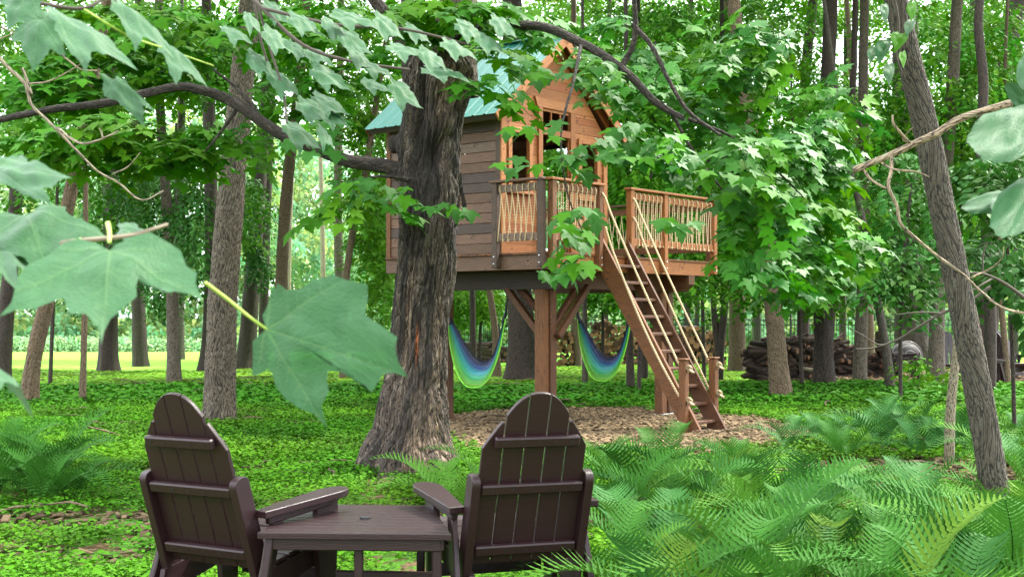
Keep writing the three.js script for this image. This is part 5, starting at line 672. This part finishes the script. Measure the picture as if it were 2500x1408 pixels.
// ---------------------------------------------------------------- ferns
function frondGeo(L, droopK, wid, n = 21) { // base at the origin, rising along +y and arching towards +z
  const m = new MB(), C = (t) => V(0.02 * Math.sin(t * 5), L * (0.95 * t - droopK * 0.42 * t * t * t), L * (0.12 * t + droopK * 0.62 * t * t)), T = (t) => C(Math.min(1, t + 0.01)).sub(C(t - 0.01)).normalize();
  const prev = []; for (let k = 0; k <= 16; k++) { const t = k / 16, c = C(t), w = lerp(0.0055, 0.001, t) * (L / 0.9); const r = [[-w, 0], [0, w], [w, 0]].map(([x, z]) => m.v(c.x + x, c.y, c.z - z, 0, t)); if (k) for (let j = 0; j < 3; j++) m.q(prev[j], prev[(j + 1) % 3], r[(j + 1) % 3], r[j]); prev.splice(0, 3, ...r); }
  for (let k = 0; k < n; k++) for (const s of [-1, 1]) {
    const t = 0.14 + (0.86 * (k + 0.5)) / n, env = Math.pow(Math.sin(Math.PI * Math.pow((t - 0.1) / 0.92, 0.72)), 0.75), len = wid * L * env * rr(0.92, 1.06); if (!(len > 0.006)) continue;
    const c = C(t), tg = T(t), out = V(s, 0, 0), nrm = tg.clone().cross(V(1, 0, 0)).negate().normalize(), dir = out.clone().multiplyScalar(0.9).addScaledVector(tg, 0.38 + 0.3 * t).addScaledVector(nrm, -0.08 + rn() * 0.08).normalize(), hw = Math.min(0.0128 * (L / 0.9) * (0.6 + 0.5 * env), len * 0.3), st = 9, side = tg.clone().addScaledVector(dir, -tg.dot(dir)).normalize(); let pv = null;
    for (let j = 0; j <= st; j++) { const f = j / st, p = c.clone().addScaledVector(dir, len * f).addScaledVector(nrm, -len * 0.28 * f * f).addScaledVector(tg, len * 0.12 * f * f), w = hw * Math.pow(1 - f, 0.55) * (j % 2 ? 1.15 : 0.62) * (j === 0 ? 0.6 : 1); const a = p.clone().addScaledVector(side, w).addScaledVector(nrm, -w * 0.15), b = p.clone().addScaledVector(side, -w).addScaledVector(nrm, -w * 0.15); const v = [m.v(a.x, a.y, a.z, f, 1), m.v(p.x, p.y, p.z, f, 0.5), m.v(b.x, b.y, b.z, f, 0)]; if (pv) { m.q(pv[0], pv[1], v[1], v[0]); m.q(pv[1], pv[2], v[2], v[1]); } pv = v; }
  }
  return m.geo();
}
{
  setSeed(777);
  const G = [[0.95, 0.75, 0.2], [0.95, 1.0, 0.19], [0.9, 1.2, 0.21], [1.0, 0.55, 0.19], [0.85, 1.35, 0.2], [0.95, 0.9, 0.22]].map((a) => frondGeo(...a));
  const fernMats = [M.fern, M.fernLight, leafMat(0.034, 0.122, 0.024, 0.65, 0.3, 0.12), leafMat(0.085, 0.165, 0.016, 0.7, 0.3, 0.1)];
  function fern(px, py, size, n, label, o = {}) { // px, py: the point where it stands
    const p = o.D ? at(px, HOR(o.D), o.D).setY(0) : gnd(px, py).setY(0), f = thing('fern', label, 'fern', p, 0, o.group); const a0 = R() * 6.28;
    for (let k = 0; k < n; k++) { const fr = part(f, 'frond', G[Math.floor(R() * G.length)], fernMats[o.mat ?? (R() < 0.45 ? 0 : R() < 0.5 ? 1 : R() < 0.75 ? 2 : 3)]); fr.rotation.set(rr(0.05, 0.42), o.az !== undefined ? o.az + rn() * 0.7 : a0 + (k / n) * 6.283 + rn() * 0.3, rn() * 0.12, 'YXZ'); fr.scale.setScalar(size * rr(0.78, 1.12)); fr.position.set(Math.sin(fr.rotation.y) * 0.04, 0, Math.cos(fr.rotation.y) * 0.04); }
    return f;
  }
  const gr = 'ferns massed at the lower right of the wood';
  const rows = [[1130, 0.55, [1490]], [1185, 0.68, [1480, 1640, 1800]], [1245, 0.75, [1540, 1690, 1860, 2050, 2260]], [1305, 0.78, [1490, 1640, 1790, 1960, 2130, 2330, 2490]], [1375, 0.8, [1560, 1720, 1880, 2050, 2230, 2420]], [1455, 0.82, [1500, 1660, 1830, 2000, 2180, 2360, 2500]], [1550, 0.84, [1620, 1800, 1990, 2190, 2400]]];
  const ORD = ['leftmost', 'second', 'third', 'fourth', 'fifth', 'sixth', 'seventh', 'eighth', 'ninth', 'tenth'], ROW = ['rearmost', 'second', 'third', 'fourth', 'fifth', 'sixth', 'frontmost'];
  rows.forEach(([y, s, xs], ri) => xs.forEach((x, k) => fern(x + rn() * 25, y + rn() * 14, s * rr(0.95, 1.25), 7, k ? ORD[k] + ' fern from the left in the ' + ROW[ri] + ' row of the lower right fern mass' : 'leftmost fern in the ' + ROW[ri] + ' row of the lower right fern mass', { group: gr })));
  const seq = (n, where) => (n ? ORD[n] + ' fern from the left ' + where : 'leftmost fern ' + where);
  const g2 = 'darker ferns below the far clearing'; [[2000, 1085], [2080, 1065], [2150, 1095], [2230, 1075], [2290, 1105], [2060, 1125], [2180, 1055], [1930, 1105], [2340, 1090], [2250, 1120]].sort((a, b) => a[0] - b[0]).forEach(([x, y], k) => fern(x, y, rr(0.68, 0.85), 8, seq(k, 'in the shaded patch before the far clearing'), { group: g2, mat: R() < 0.5 ? 0 : 2 }));
  const g3 = 'ferns standing along the right edge behind the leaning trunk'; [[2480, 1010, 'rearmost'], [2420, 1050, 'second'], [2500, 1090, 'third'], [2440, 1150, 'fourth'], [2510, 1200, 'nearest']].forEach(([x, y, w]) => fern(x, y, y < 1060 ? rr(0.5, 0.6) : rr(0.85, 1.0), 8, (w === 'rearmost' || w === 'nearest' ? w + ' fern' : w + ' fern from the back') + ' along the right edge behind the leaning trunk', { group: g3 }));
  const g4 = 'dark ferns at the left edge of the picture'; [[-30, 1230], [60, 1215], [130, 1180], [20, 1150], [110, 1235], [170, 1220]].sort((a, b) => a[0] - b[0]).forEach(([x, y], k) => fern(x, y, rr(0.75, 0.95), 9, seq(k, 'in the dark clump at the left edge'), { group: g4, mat: 0 }));
  fern(1110, 1262, 0.85, 7, 'light green fern at the foot of the big trunk between the chairs', { mat: 1 }); fern(1200, 1235, 0.95, 6, 'light fern half hidden behind the right chair back', { mat: 1 });
}

// ---------------------------------------------------------------- boughs close to the camera
const veinCanvas = (base, vein, blotch) => { const s = 512, t = tex(s, s, (u, v) => {
    const x = (u - 0.5) * 1.7, y = v * 1.35 - 0.17; let d = 9;
    const seg = (ax, ay, bx, by, w) => { const dx = bx - ax, dy = by - ay, k = clamp(((x - ax) * dx + (y - ay) * dy) / (dx * dx + dy * dy), 0, 1), q = Math.hypot(x - ax - dx * k, y - ay - dy * k); d = Math.min(d, q / (w * (1.05 - 0.8 * k))); };
    const main = [[0, 1.06], [0.72, 0.52], [-0.72, 0.52], [0.4, -0.02], [-0.4, -0.02]];
    for (const [bx, by] of main) { seg(0, 0, bx, by, 0.014); const L = Math.hypot(bx, by), ux = bx / L, uy = by / L; for (let k = 0.28; k < 0.9; k += 0.15) for (const sd of [-1, 1]) { const c = Math.cos(0.75 * sd), s2 = Math.sin(0.75 * sd), l = L * 0.34 * (1.05 - k); seg(bx * k, by * k, bx * k + (ux * c - uy * s2) * l, by * k + (ux * s2 + uy * c) * l, 0.006); } }
    const n = pn(u, v, 9, 9, 61), n2 = pn(u, v, 60, 60, 63), n3 = pn(u, v, 130, 130, 65) > 0.8 ? 1 : 0; let c = mix3(base, blotch, clamp(0.35 + n * 0.5 + n2 * 0.18, 0, 1)); c = mix3(c, vein, (1 - sstep(d, 0.4, 1)) * 0.75); return mix3(c, hex(0xd8dcc0), n3 * 0.25); }); return t; };
const veinBump = tex(512, 512, (u, v) => { const x = (u - 0.5) * 1.7, y = v * 1.35 - 0.17; let d = 9; for (const [bx, by] of [[0, 1.06], [0.72, 0.52], [-0.72, 0.52], [0.4, -0.02], [-0.4, -0.02]]) { const k = clamp((x * bx + y * by) / (bx * bx + by * by), 0, 1); d = Math.min(d, Math.hypot(x - bx * k, y - by * k)); } const h = 0.5 + 0.3 * sstep(d, 0, 0.05) + 0.16 * pn(u, v, 40, 40, 67); return [h, h, h]; }, false);
const nearLeaf = (base, vein, blotch, tr, k = 1) => new THREE.MeshPhysicalMaterial({ map: veinCanvas(base, vein, blotch), bumpMap: veinBump, bumpScale: 0.0016, roughness: 0.55, specularIntensity: 0.25, transmission: tr, thickness: 0, side: THREE.DoubleSide, color: new THREE.Color(0.2 * k, 0.25 * k, 0.19 * k) });
M.nearPale = M.nearMid = M.nearGreen = nearLeaf(hex(0x70aa78), hex(0x9cc488), hex(0x609a68), 0.35, 1.15);
function richOutline(src, teeth) { const o = []; for (let k = 0; k < src.length; k++) { const a = src[k], b = src[(k + 1) % src.length], L = Math.hypot(b[0] - a[0], b[1] - a[1]), n = Math.max(2, Math.round(L / 0.035)); for (let j = 0; j < n; j++) { const t = j / n, x = lerp(a[0], b[0], t), y = lerp(a[1], b[1], t), s = Math.sin(Math.PI * t) * 0.022 * teeth, cx = x, cy = y - 0.35, q = Math.hypot(cx, cy) || 1; o.push([x - (cx / q) * s, y - (cy / q) * s]); } } return o; }
const BROAD = [[0.2, -0.1], [0.42, -0.04], [0.4, 0.1], [0.52, 0.2], [0.64, 0.33], [0.74, 0.52], [0.58, 0.56], [0.46, 0.54], [0.37, 0.57], [0.37, 0.68], [0.24, 0.78], [0.15, 0.86]], MAPLE = richOutline([[0, 0.02], ...BROAD, [0, 1.06], ...BROAD.slice().reverse().map(([x, y]) => [-x, y])], 1), ROUND = []; for (let k = 0; k < 120; k++) { const a = (k / 120) * 6.283 - 1.571, r = 0.52 * (1 + 0.035 * (((k * 0.5) % 3) / 3)) * (1 - 0.1 * Math.cos(2 * (a - 1.57))); ROUND.push([Math.cos(a) * r * 1.02, 0.5 + Math.sin(a) * r * 1.15 - (k === 0 ? -0.18 : 0)]); }
const HEART = [[0, 0], [0.2, -0.1], [0.42, 0.02], [0.5, 0.26], [0.4, 0.55], [0.2, 0.85], [0, 1.12], [-0.2, 0.85], [-0.4, 0.55], [-0.5, 0.26], [-0.42, 0.02], [-0.2, -0.1]];
// a leaf whose own outline was measured: points in picture pixels become leaf coordinates
const measured = (J, T, S, px) => { const y = [(T[0] - J[0]) / 1.06, (T[1] - J[1]) / 1.06], x = [(S[0] - J[0] - 0.52 * y[0]) / 0.72, (S[1] - J[1] - 0.52 * y[1]) / 0.72], d = x[0] * y[1] - x[1] * y[0]; const o = px.map(([a, b]) => { const p = a - J[0], q = b - J[1]; return [(p * y[1] - q * y[0]) / d, (x[0] * q - x[1] * p) / d]; }); return THREE.ShapeUtils.area(o.map((q) => new THREE.Vector2(...q))) < 0 ? o.reverse() : o; };
// J junction, T tip, S side lobe: [px, py, depth]; bend: how the blade curls
function nearLeafGeo(out, J, T, S, o, bend = 0.25, sd = 1) {
  const j = at(...J), Y = at(...T).sub(j).divideScalar(1.06), X = at(...S).sub(j).addScaledVector(Y, -0.52).divideScalar(0.72 * sd), N = X.clone().cross(Y).normalize().multiplyScalar((X.length() + Y.length()) / 2), m = new MB(), rings = 9, n = out.length; j.sub(o);
  if (N.y < 0) N.negate();
  const veinL = (x, y) => { let d = 9; for (const [bx, by] of [[0, 1.06], [0.72, 0.52], [-0.72, 0.52]]) { const k = clamp((x * bx + y * by) / (bx * bx + by * by), 0, 1); d = Math.min(d, Math.hypot(x - bx * k, y - by * k)); } return d; };
  const P = (x, y) => { const z = 0.06 * veinL(x, y) - bend * (x * x * 0.9 + Math.max(0, y) ** 2 * 0.45) + 0.012 * Math.sin(x * 9 + y * 5) + 0.03 * N2(x * 2 + J[0], y * 2); const q = j.clone().addScaledVector(X, x).addScaledVector(Y, y).addScaledVector(N, z); return m.v(q.x, q.y, q.z, x / 1.7 + 0.5, (y + 0.17) / 1.35); };
  const cy = Math.abs(out[0][0]) < 0.001 && out.length > 60 ? 0.32 : 0.22; const c = P(0, cy); let prev = null; for (let r = 1; r <= rings; r++) { const f = r / rings, row = out.map(([x, y]) => P(x * f, cy + (y - cy) * f)); for (let k = 0; k < n; k++) { const k2 = (k + 1) % n; if (prev) m.q(prev[k], row[k], row[k2], prev[k2]); else m.t(c, row[k], row[k2]); } prev = row; } return m.geo();
}
const LEAF1 = [[650, 803], [640, 768], [653, 741], [666, 709], [685, 684], [708, 703], [742, 703], [778, 677], [820, 664], [863, 681], [910, 695], [905, 730], [898, 768], [934, 794], [976, 826], [970, 851], [971, 883], [988, 918], [962, 908], [934, 912], [902, 954], [880, 929], [852, 912], [806, 908], [798, 930], [806, 958], [786, 990], [785, 1040], [763, 1011], [731, 1000], [699, 979], [673, 951], [661, 914], [650, 905], [622, 922], [612, 924], [611, 876], [618, 837]];
const LEAF2 = [[268, 612], [280, 588], [330, 578], [373, 572], [422, 580], [451, 594], [461, 635], [486, 659], [480, 680], [492, 713], [458, 704], [426, 700], [408, 706], [376, 684], [338, 672], [330, 699], [331, 730], [302, 745], [266, 766], [252, 798], [245, 826], [241, 794], [209, 773], [170, 770], [165, 750], [156, 727], [124, 734], [85, 748], [46, 748], [8, 762], [34, 734], [40, 705], [48, 676], [66, 652], [107, 635], [149, 596], [185, 587], [235, 592]];
function nearBough(name, label, cat, o, leaves, twigs, out = MAPLE) {
  const b = thing(name, label, cat, o);
  for (const [J, T, S, mat, bend, sd, px] of leaves) part(b, 'leaf', nearLeafGeo(px ? measured(J, T, S, px) : out, J, T, S, o, bend, sd), mat);
  for (const [pts, r, mat, nm] of twigs) part(b, nm || 'twig', tube(pts.map((q) => at(...q).sub(o)), pts.map((_, k) => r * (1 - (0.5 * k) / pts.length)), 8, 6, 0.08), mat);
  return b;
}
setSeed(11);
nearBough('maple_branch', 'leafy maple branch close to the camera with big pale leaves at the left', 'branch', at(200, 560, 1.2), [
  [[650, 803, 1.28], [988, 915, 1.16], [785, 1036, 1.2], M.nearPale, 0.06, 1, LEAF1], [[268, 612, 1.14], [245, 826, 1.02], [492, 713, 1.1], M.nearPale, 0.1, 1, LEAF2], [[62, 515, 1.36], [112, 645, 1.25], [262, 552, 1.32], M.nearMid, 0.25], [[-12, 415, 1.3], [166, 412, 1.24], [110, 478, 1.2], M.nearMid, 0.2], [[-70, 850, 1.0], [132, 948, 0.95], [40, 880, 0.9], M.nearGreen, 0.5], [[-40, 590, 1.32], [108, 640, 1.26], [40, 672, 1.2], M.nearGreen, 0.2], [[290, 560, 1.45], [372, 568, 1.4], [330, 600, 1.36], M.nearMid, 0.2],
], [[[[150, 594, 1.22], [190, 588, 1.2], [290, 578, 1.2], [350, 566, 1.22], [408, 548, 1.24]], 0.0026, M.deadPale], [[[262, 545, 1.2], [266, 565, 1.17], [266, 592, 1.14]], 0.0022, M.stem, 'petiole'], [[[500, 690, 1.24], [560, 735, 1.26], [610, 775, 1.27], [652, 805, 1.28]], 0.0019, M.stem, 'petiole']]);
nearBough('maple_branch', 'drooping maple branch at the top left corner with dark backlit leaves', 'branch', at(200, 20, 1.8), [
  [[95, 45, 1.5], [72, 165, 1.45], [152, 122, 1.46], M.nearGreen, 0.2], [[118, 30, 1.65], [342, 112, 1.55], [215, 108, 1.5], M.nearMid, 0.35], [[285, 8, 1.75], [442, 98, 1.65], [345, 72, 1.62], M.nearMid, 0.35], [[398, 108, 1.95], [518, 186, 1.85], [440, 168, 1.82], M.nearMid, 0.3], [[276, 192, 1.85], [350, 305, 1.78], [372, 262, 1.8], M.nearGreen, 0.1], [[70, -20, 1.65], [10, 62, 1.6], [96, 50, 1.6], M.nearGreen, 0.2],
], [[[[-60, -40, 1.8], [90, 6, 1.75], [200, 20, 1.76], [260, -10, 1.8]], 0.0034, M.twig], [[[200, 20, 1.76], [300, 80, 1.78], [400, 118, 1.9], [520, 160, 2.05]], 0.0016, M.stem]]);
{ // layered bough of smaller leaves at the top centre
  setSeed(1717); const P = M.nearPale, G = M.nearGreen, Q = M.nearMid, L = [[745, 52, 90, P], [868, 42, 128, P], [822, 62, 75, Q], [676, 25, 75, Q], [868, 98, 92, P], [884, 138, 64, P], [998, 118, 112, P], [1022, 75, 72, P], [1122, 112, 94, P], [1094, 176, 130, P], [992, 224, 90, G], [924, 162, 84, G], [780, 134, 78, G], [808, 182, 105, G], [696, 192, 92, G], [680, 92, 84, G], [732, 120, 62, Q], [618, 45, 50, G], [742, 322, 106, G], [798, 326, 50, P], [768, 266, 92, Q], [808, 250, 100, G], [820, 280, 84, P], [580, 75, 80, G], [1150, 70, 80, G], [1200, 95, 80, Q], [950, 60, 80, G], [920, 205, 80, G], [1060, 140, 80, G], [640, 150, 80, G], [1230, 60, 70, G]];
    const lv = L.map(([x, y, w, mt]) => { const D = 3.1 + 0.5 * N2(x * 0.01, y * 0.01), dn = rr(14, 34); return [[x - w * 0.42, y - dn * 0.6, D + 0.03], [x + w * 0.5, y + dn, D - 0.05], [x - w * 0.06, y + dn * 1.15, D - 0.11], mt, rr(0.1, 0.28)]; });
  nearBough('maple_branch', 'layered maple bough hanging across the top centre before the big trunk', 'branch', at(800, 100, 3.2), lv, [[[[560, -60, 3.4], [640, 20, 3.3], [740, 110, 3.25], [860, 150, 3.2], [1000, 170, 3.2]], 0.006, M.twig], [[[620, -30, 3.4], [650, 90, 3.35], [690, 220, 3.3], [700, 300, 3.2]], 0.004, M.twig], [[[640, 20, 3.3], [820, 60, 3.2], [980, 70, 3.2], [1150, 110, 3.2]], 0.005, M.twig], [[[620, 10, 3.5], [642, 120, 3.5], [676, 200, 3.5], [698, 215, 3.5]], 0.004, M.twig]]);
}
nearBough('leafy_branch', 'branch with broad toothed leaves entering at the right edge', 'branch', at(2520, 380, 1.9), [
  [[2560, 300, 1.95], [2372, 322, 1.85], [2462, 400, 1.8], M.nearMid, 0.15], [[2570, 430, 1.9], [2420, 520, 1.8], [2500, 560, 1.75], M.nearMid, 0.2], [[2530, 120, 2.0], [2484, 205, 1.95], [2540, 190, 1.9], M.nearGreen, 0.2], [[2500, 470, 2.2], [2362, 484, 2.1], [2420, 510, 2.1], M.nearGreen, 0.3], [[2540, 300, 2.1], [2470, 200, 2.05], [2450, 240, 2.05], M.nearMid, 0.2], [[2540, 560, 2.1], [2450, 470, 2.1], [2440, 520, 2.0], M.nearGreen, 0.2],
], [[[[2560, 250, 2.0], [2540, 330, 1.96], [2560, 480, 1.92]], 0.004, M.twig]], ROUND);
{ // heart shaped vine leaves clinging to the leaning trunk
  const o = at(2190, 100, 9.0), v = thing('vine', 'few heart shaped vine leaves clinging high on the leaning trunk', 'vine', o); setSeed(88);
  for (const [x, y, w] of [[2160, 25, 34], [2226, 60, 30], [2205, 96, 34], [2188, 90, 28], [2160, 116, 44], [2135, 125, 30], [2205, 138, 28], [2172, 172, 38], [2228, 20, 34]]) part(v, 'leaf', nearLeafGeo(HEART, [x, y - w * 0.4, 8.85], [x + rn() * 14, y + w * 0.75, 8.75], [x + w * 0.6, y + w * 0.05, 8.84], o, 0.3), R() < 0.5 ? M.nearGreen : M.leafMaple2);
  part(v, 'stem', tube([[2180, -30, 9], [2196, 60, 9.0], [2190, 140, 9.0], [2215, 200, 9.05]].map((q) => at(...q).sub(o)), [0.006, 0.006, 0.005, 0.003], 6, 5), M.twig);
}
// bare dead branches
function deadBranch(name, label, list, mat) { const o = at(...list[0][0][0]), b = thing(name, label, 'branch', o); setSeed(66); for (const [pts, w0, w1] of list) part(b, 'twig', tube(pts.map((q) => at(...q).sub(o)), pts.map((q, k) => (lerp(w0, w1, k / (pts.length - 1)) * q[2]) / FPX / 2), 8, 6, 0.2), mat); }
deadBranch('dead_branch', 'thin bare pale branch zigzagging down the upper left', [[[[-30, 110, 4], [20, 165, 4], [60, 205, 4], [75, 255, 4], [110, 290, 4], [150, 330, 4], [190, 372, 4], [240, 420, 4], [290, 447, 4], [330, 482, 4], [352, 488, 4], [398, 466, 4]], 9, 4], [[[60, 205, 4], [110, 200, 4], [160, 178, 3.95], [205, 150, 3.9]], 6, 2], [[[132, 120, 4], [170, 150, 4], [200, 170, 4], [236, 172, 4]], 5, 3], [[[140, 312, 4], [175, 340, 3.95], [210, 350, 3.9], [250, 338, 3.9], [288, 320, 3.9]], 7, 4], [[[250, 338, 3.9], [246, 322, 3.9], [242, 312, 3.9]], 4, 3], [[[275, 424, 4], [310, 408, 3.95], [342, 372, 3.9]], 5, 2], [[[75, 230, 4], [62, 190, 4], [52, 165, 4]], 8, 6], [[[-20, 60, 4], [30, 80, 4], [-5, 95, 4]], 4, 3]], M.deadPale);
deadBranch('dead_branch', 'rough dead branch crossing in front of the leaning trunk', [[[[2470, 252, 6.5], [2400, 272, 6.5], [2340, 292, 6.5], [2290, 325, 6.5], [2230, 352, 6.5], [2180, 376, 6.5], [2085, 416, 6.5]], 19, 17], [[[2225, 352, 6.5], [2200, 325, 6.45], [2182, 300, 6.4], [2180, 280, 6.4]], 9, 4], [[[2178, 378, 6.5], [2176, 420, 6.45], [2170, 455, 6.4], [2190, 500, 6.4], [2200, 545, 6.4], [2236, 580, 6.4], [2290, 625, 6.4], [2350, 668, 6.4], [2400, 715, 6.4], [2450, 752, 6.4], [2520, 768, 6.4]], 9, 6], [[[2150, 395, 6.5], [2180, 412, 6.45], [2240, 420, 6.4], [2270, 432, 6.4]], 6, 4], [[[2372, 678, 6.4], [2420, 655, 6.4], [2450, 625, 6.3], [2452, 600, 6.3]], 5, 2], [[[2110, 415, 6.5], [2130, 440, 6.45], [2165, 460, 6.4]], 8, 5], [[[2226, 350, 6.5], [2205, 340, 6.5], [2230, 310, 6.45]], 5, 2]], M.dead);
deadBranch('dead_branch', 'thin dark drooping branch low before the massive old trunk', [[[[2420, 700, 12], [2360, 740, 12], [2300, 765, 12], [2240, 800, 12], [2190, 830, 12], [2130, 850, 12], [2090, 852, 12]], 8, 3], [[[2300, 765, 12], [2250, 762, 12], [2190, 768, 12]], 5, 2], [[[2190, 830, 12], [2150, 842, 12], [2110, 820, 12], [2075, 800, 12]], 4, 2]], M.twig);
deadBranch('dead_branch', 'dark forked branch at right ending beside the leaning trunk', [[[[2520, 740, 10.5], [2450, 690, 10.5], [2400, 668, 10.5], [2350, 668, 10.5]], 10, 5], [[[2425, 680, 10.5], [2390, 700, 10.4], [2340, 735, 10.4]], 6, 3], [[[2400, 668, 10.5], [2402, 620, 10.5], [2412, 590, 10.5]], 5, 3]], M.twig);
renderer.render(scene, camera);
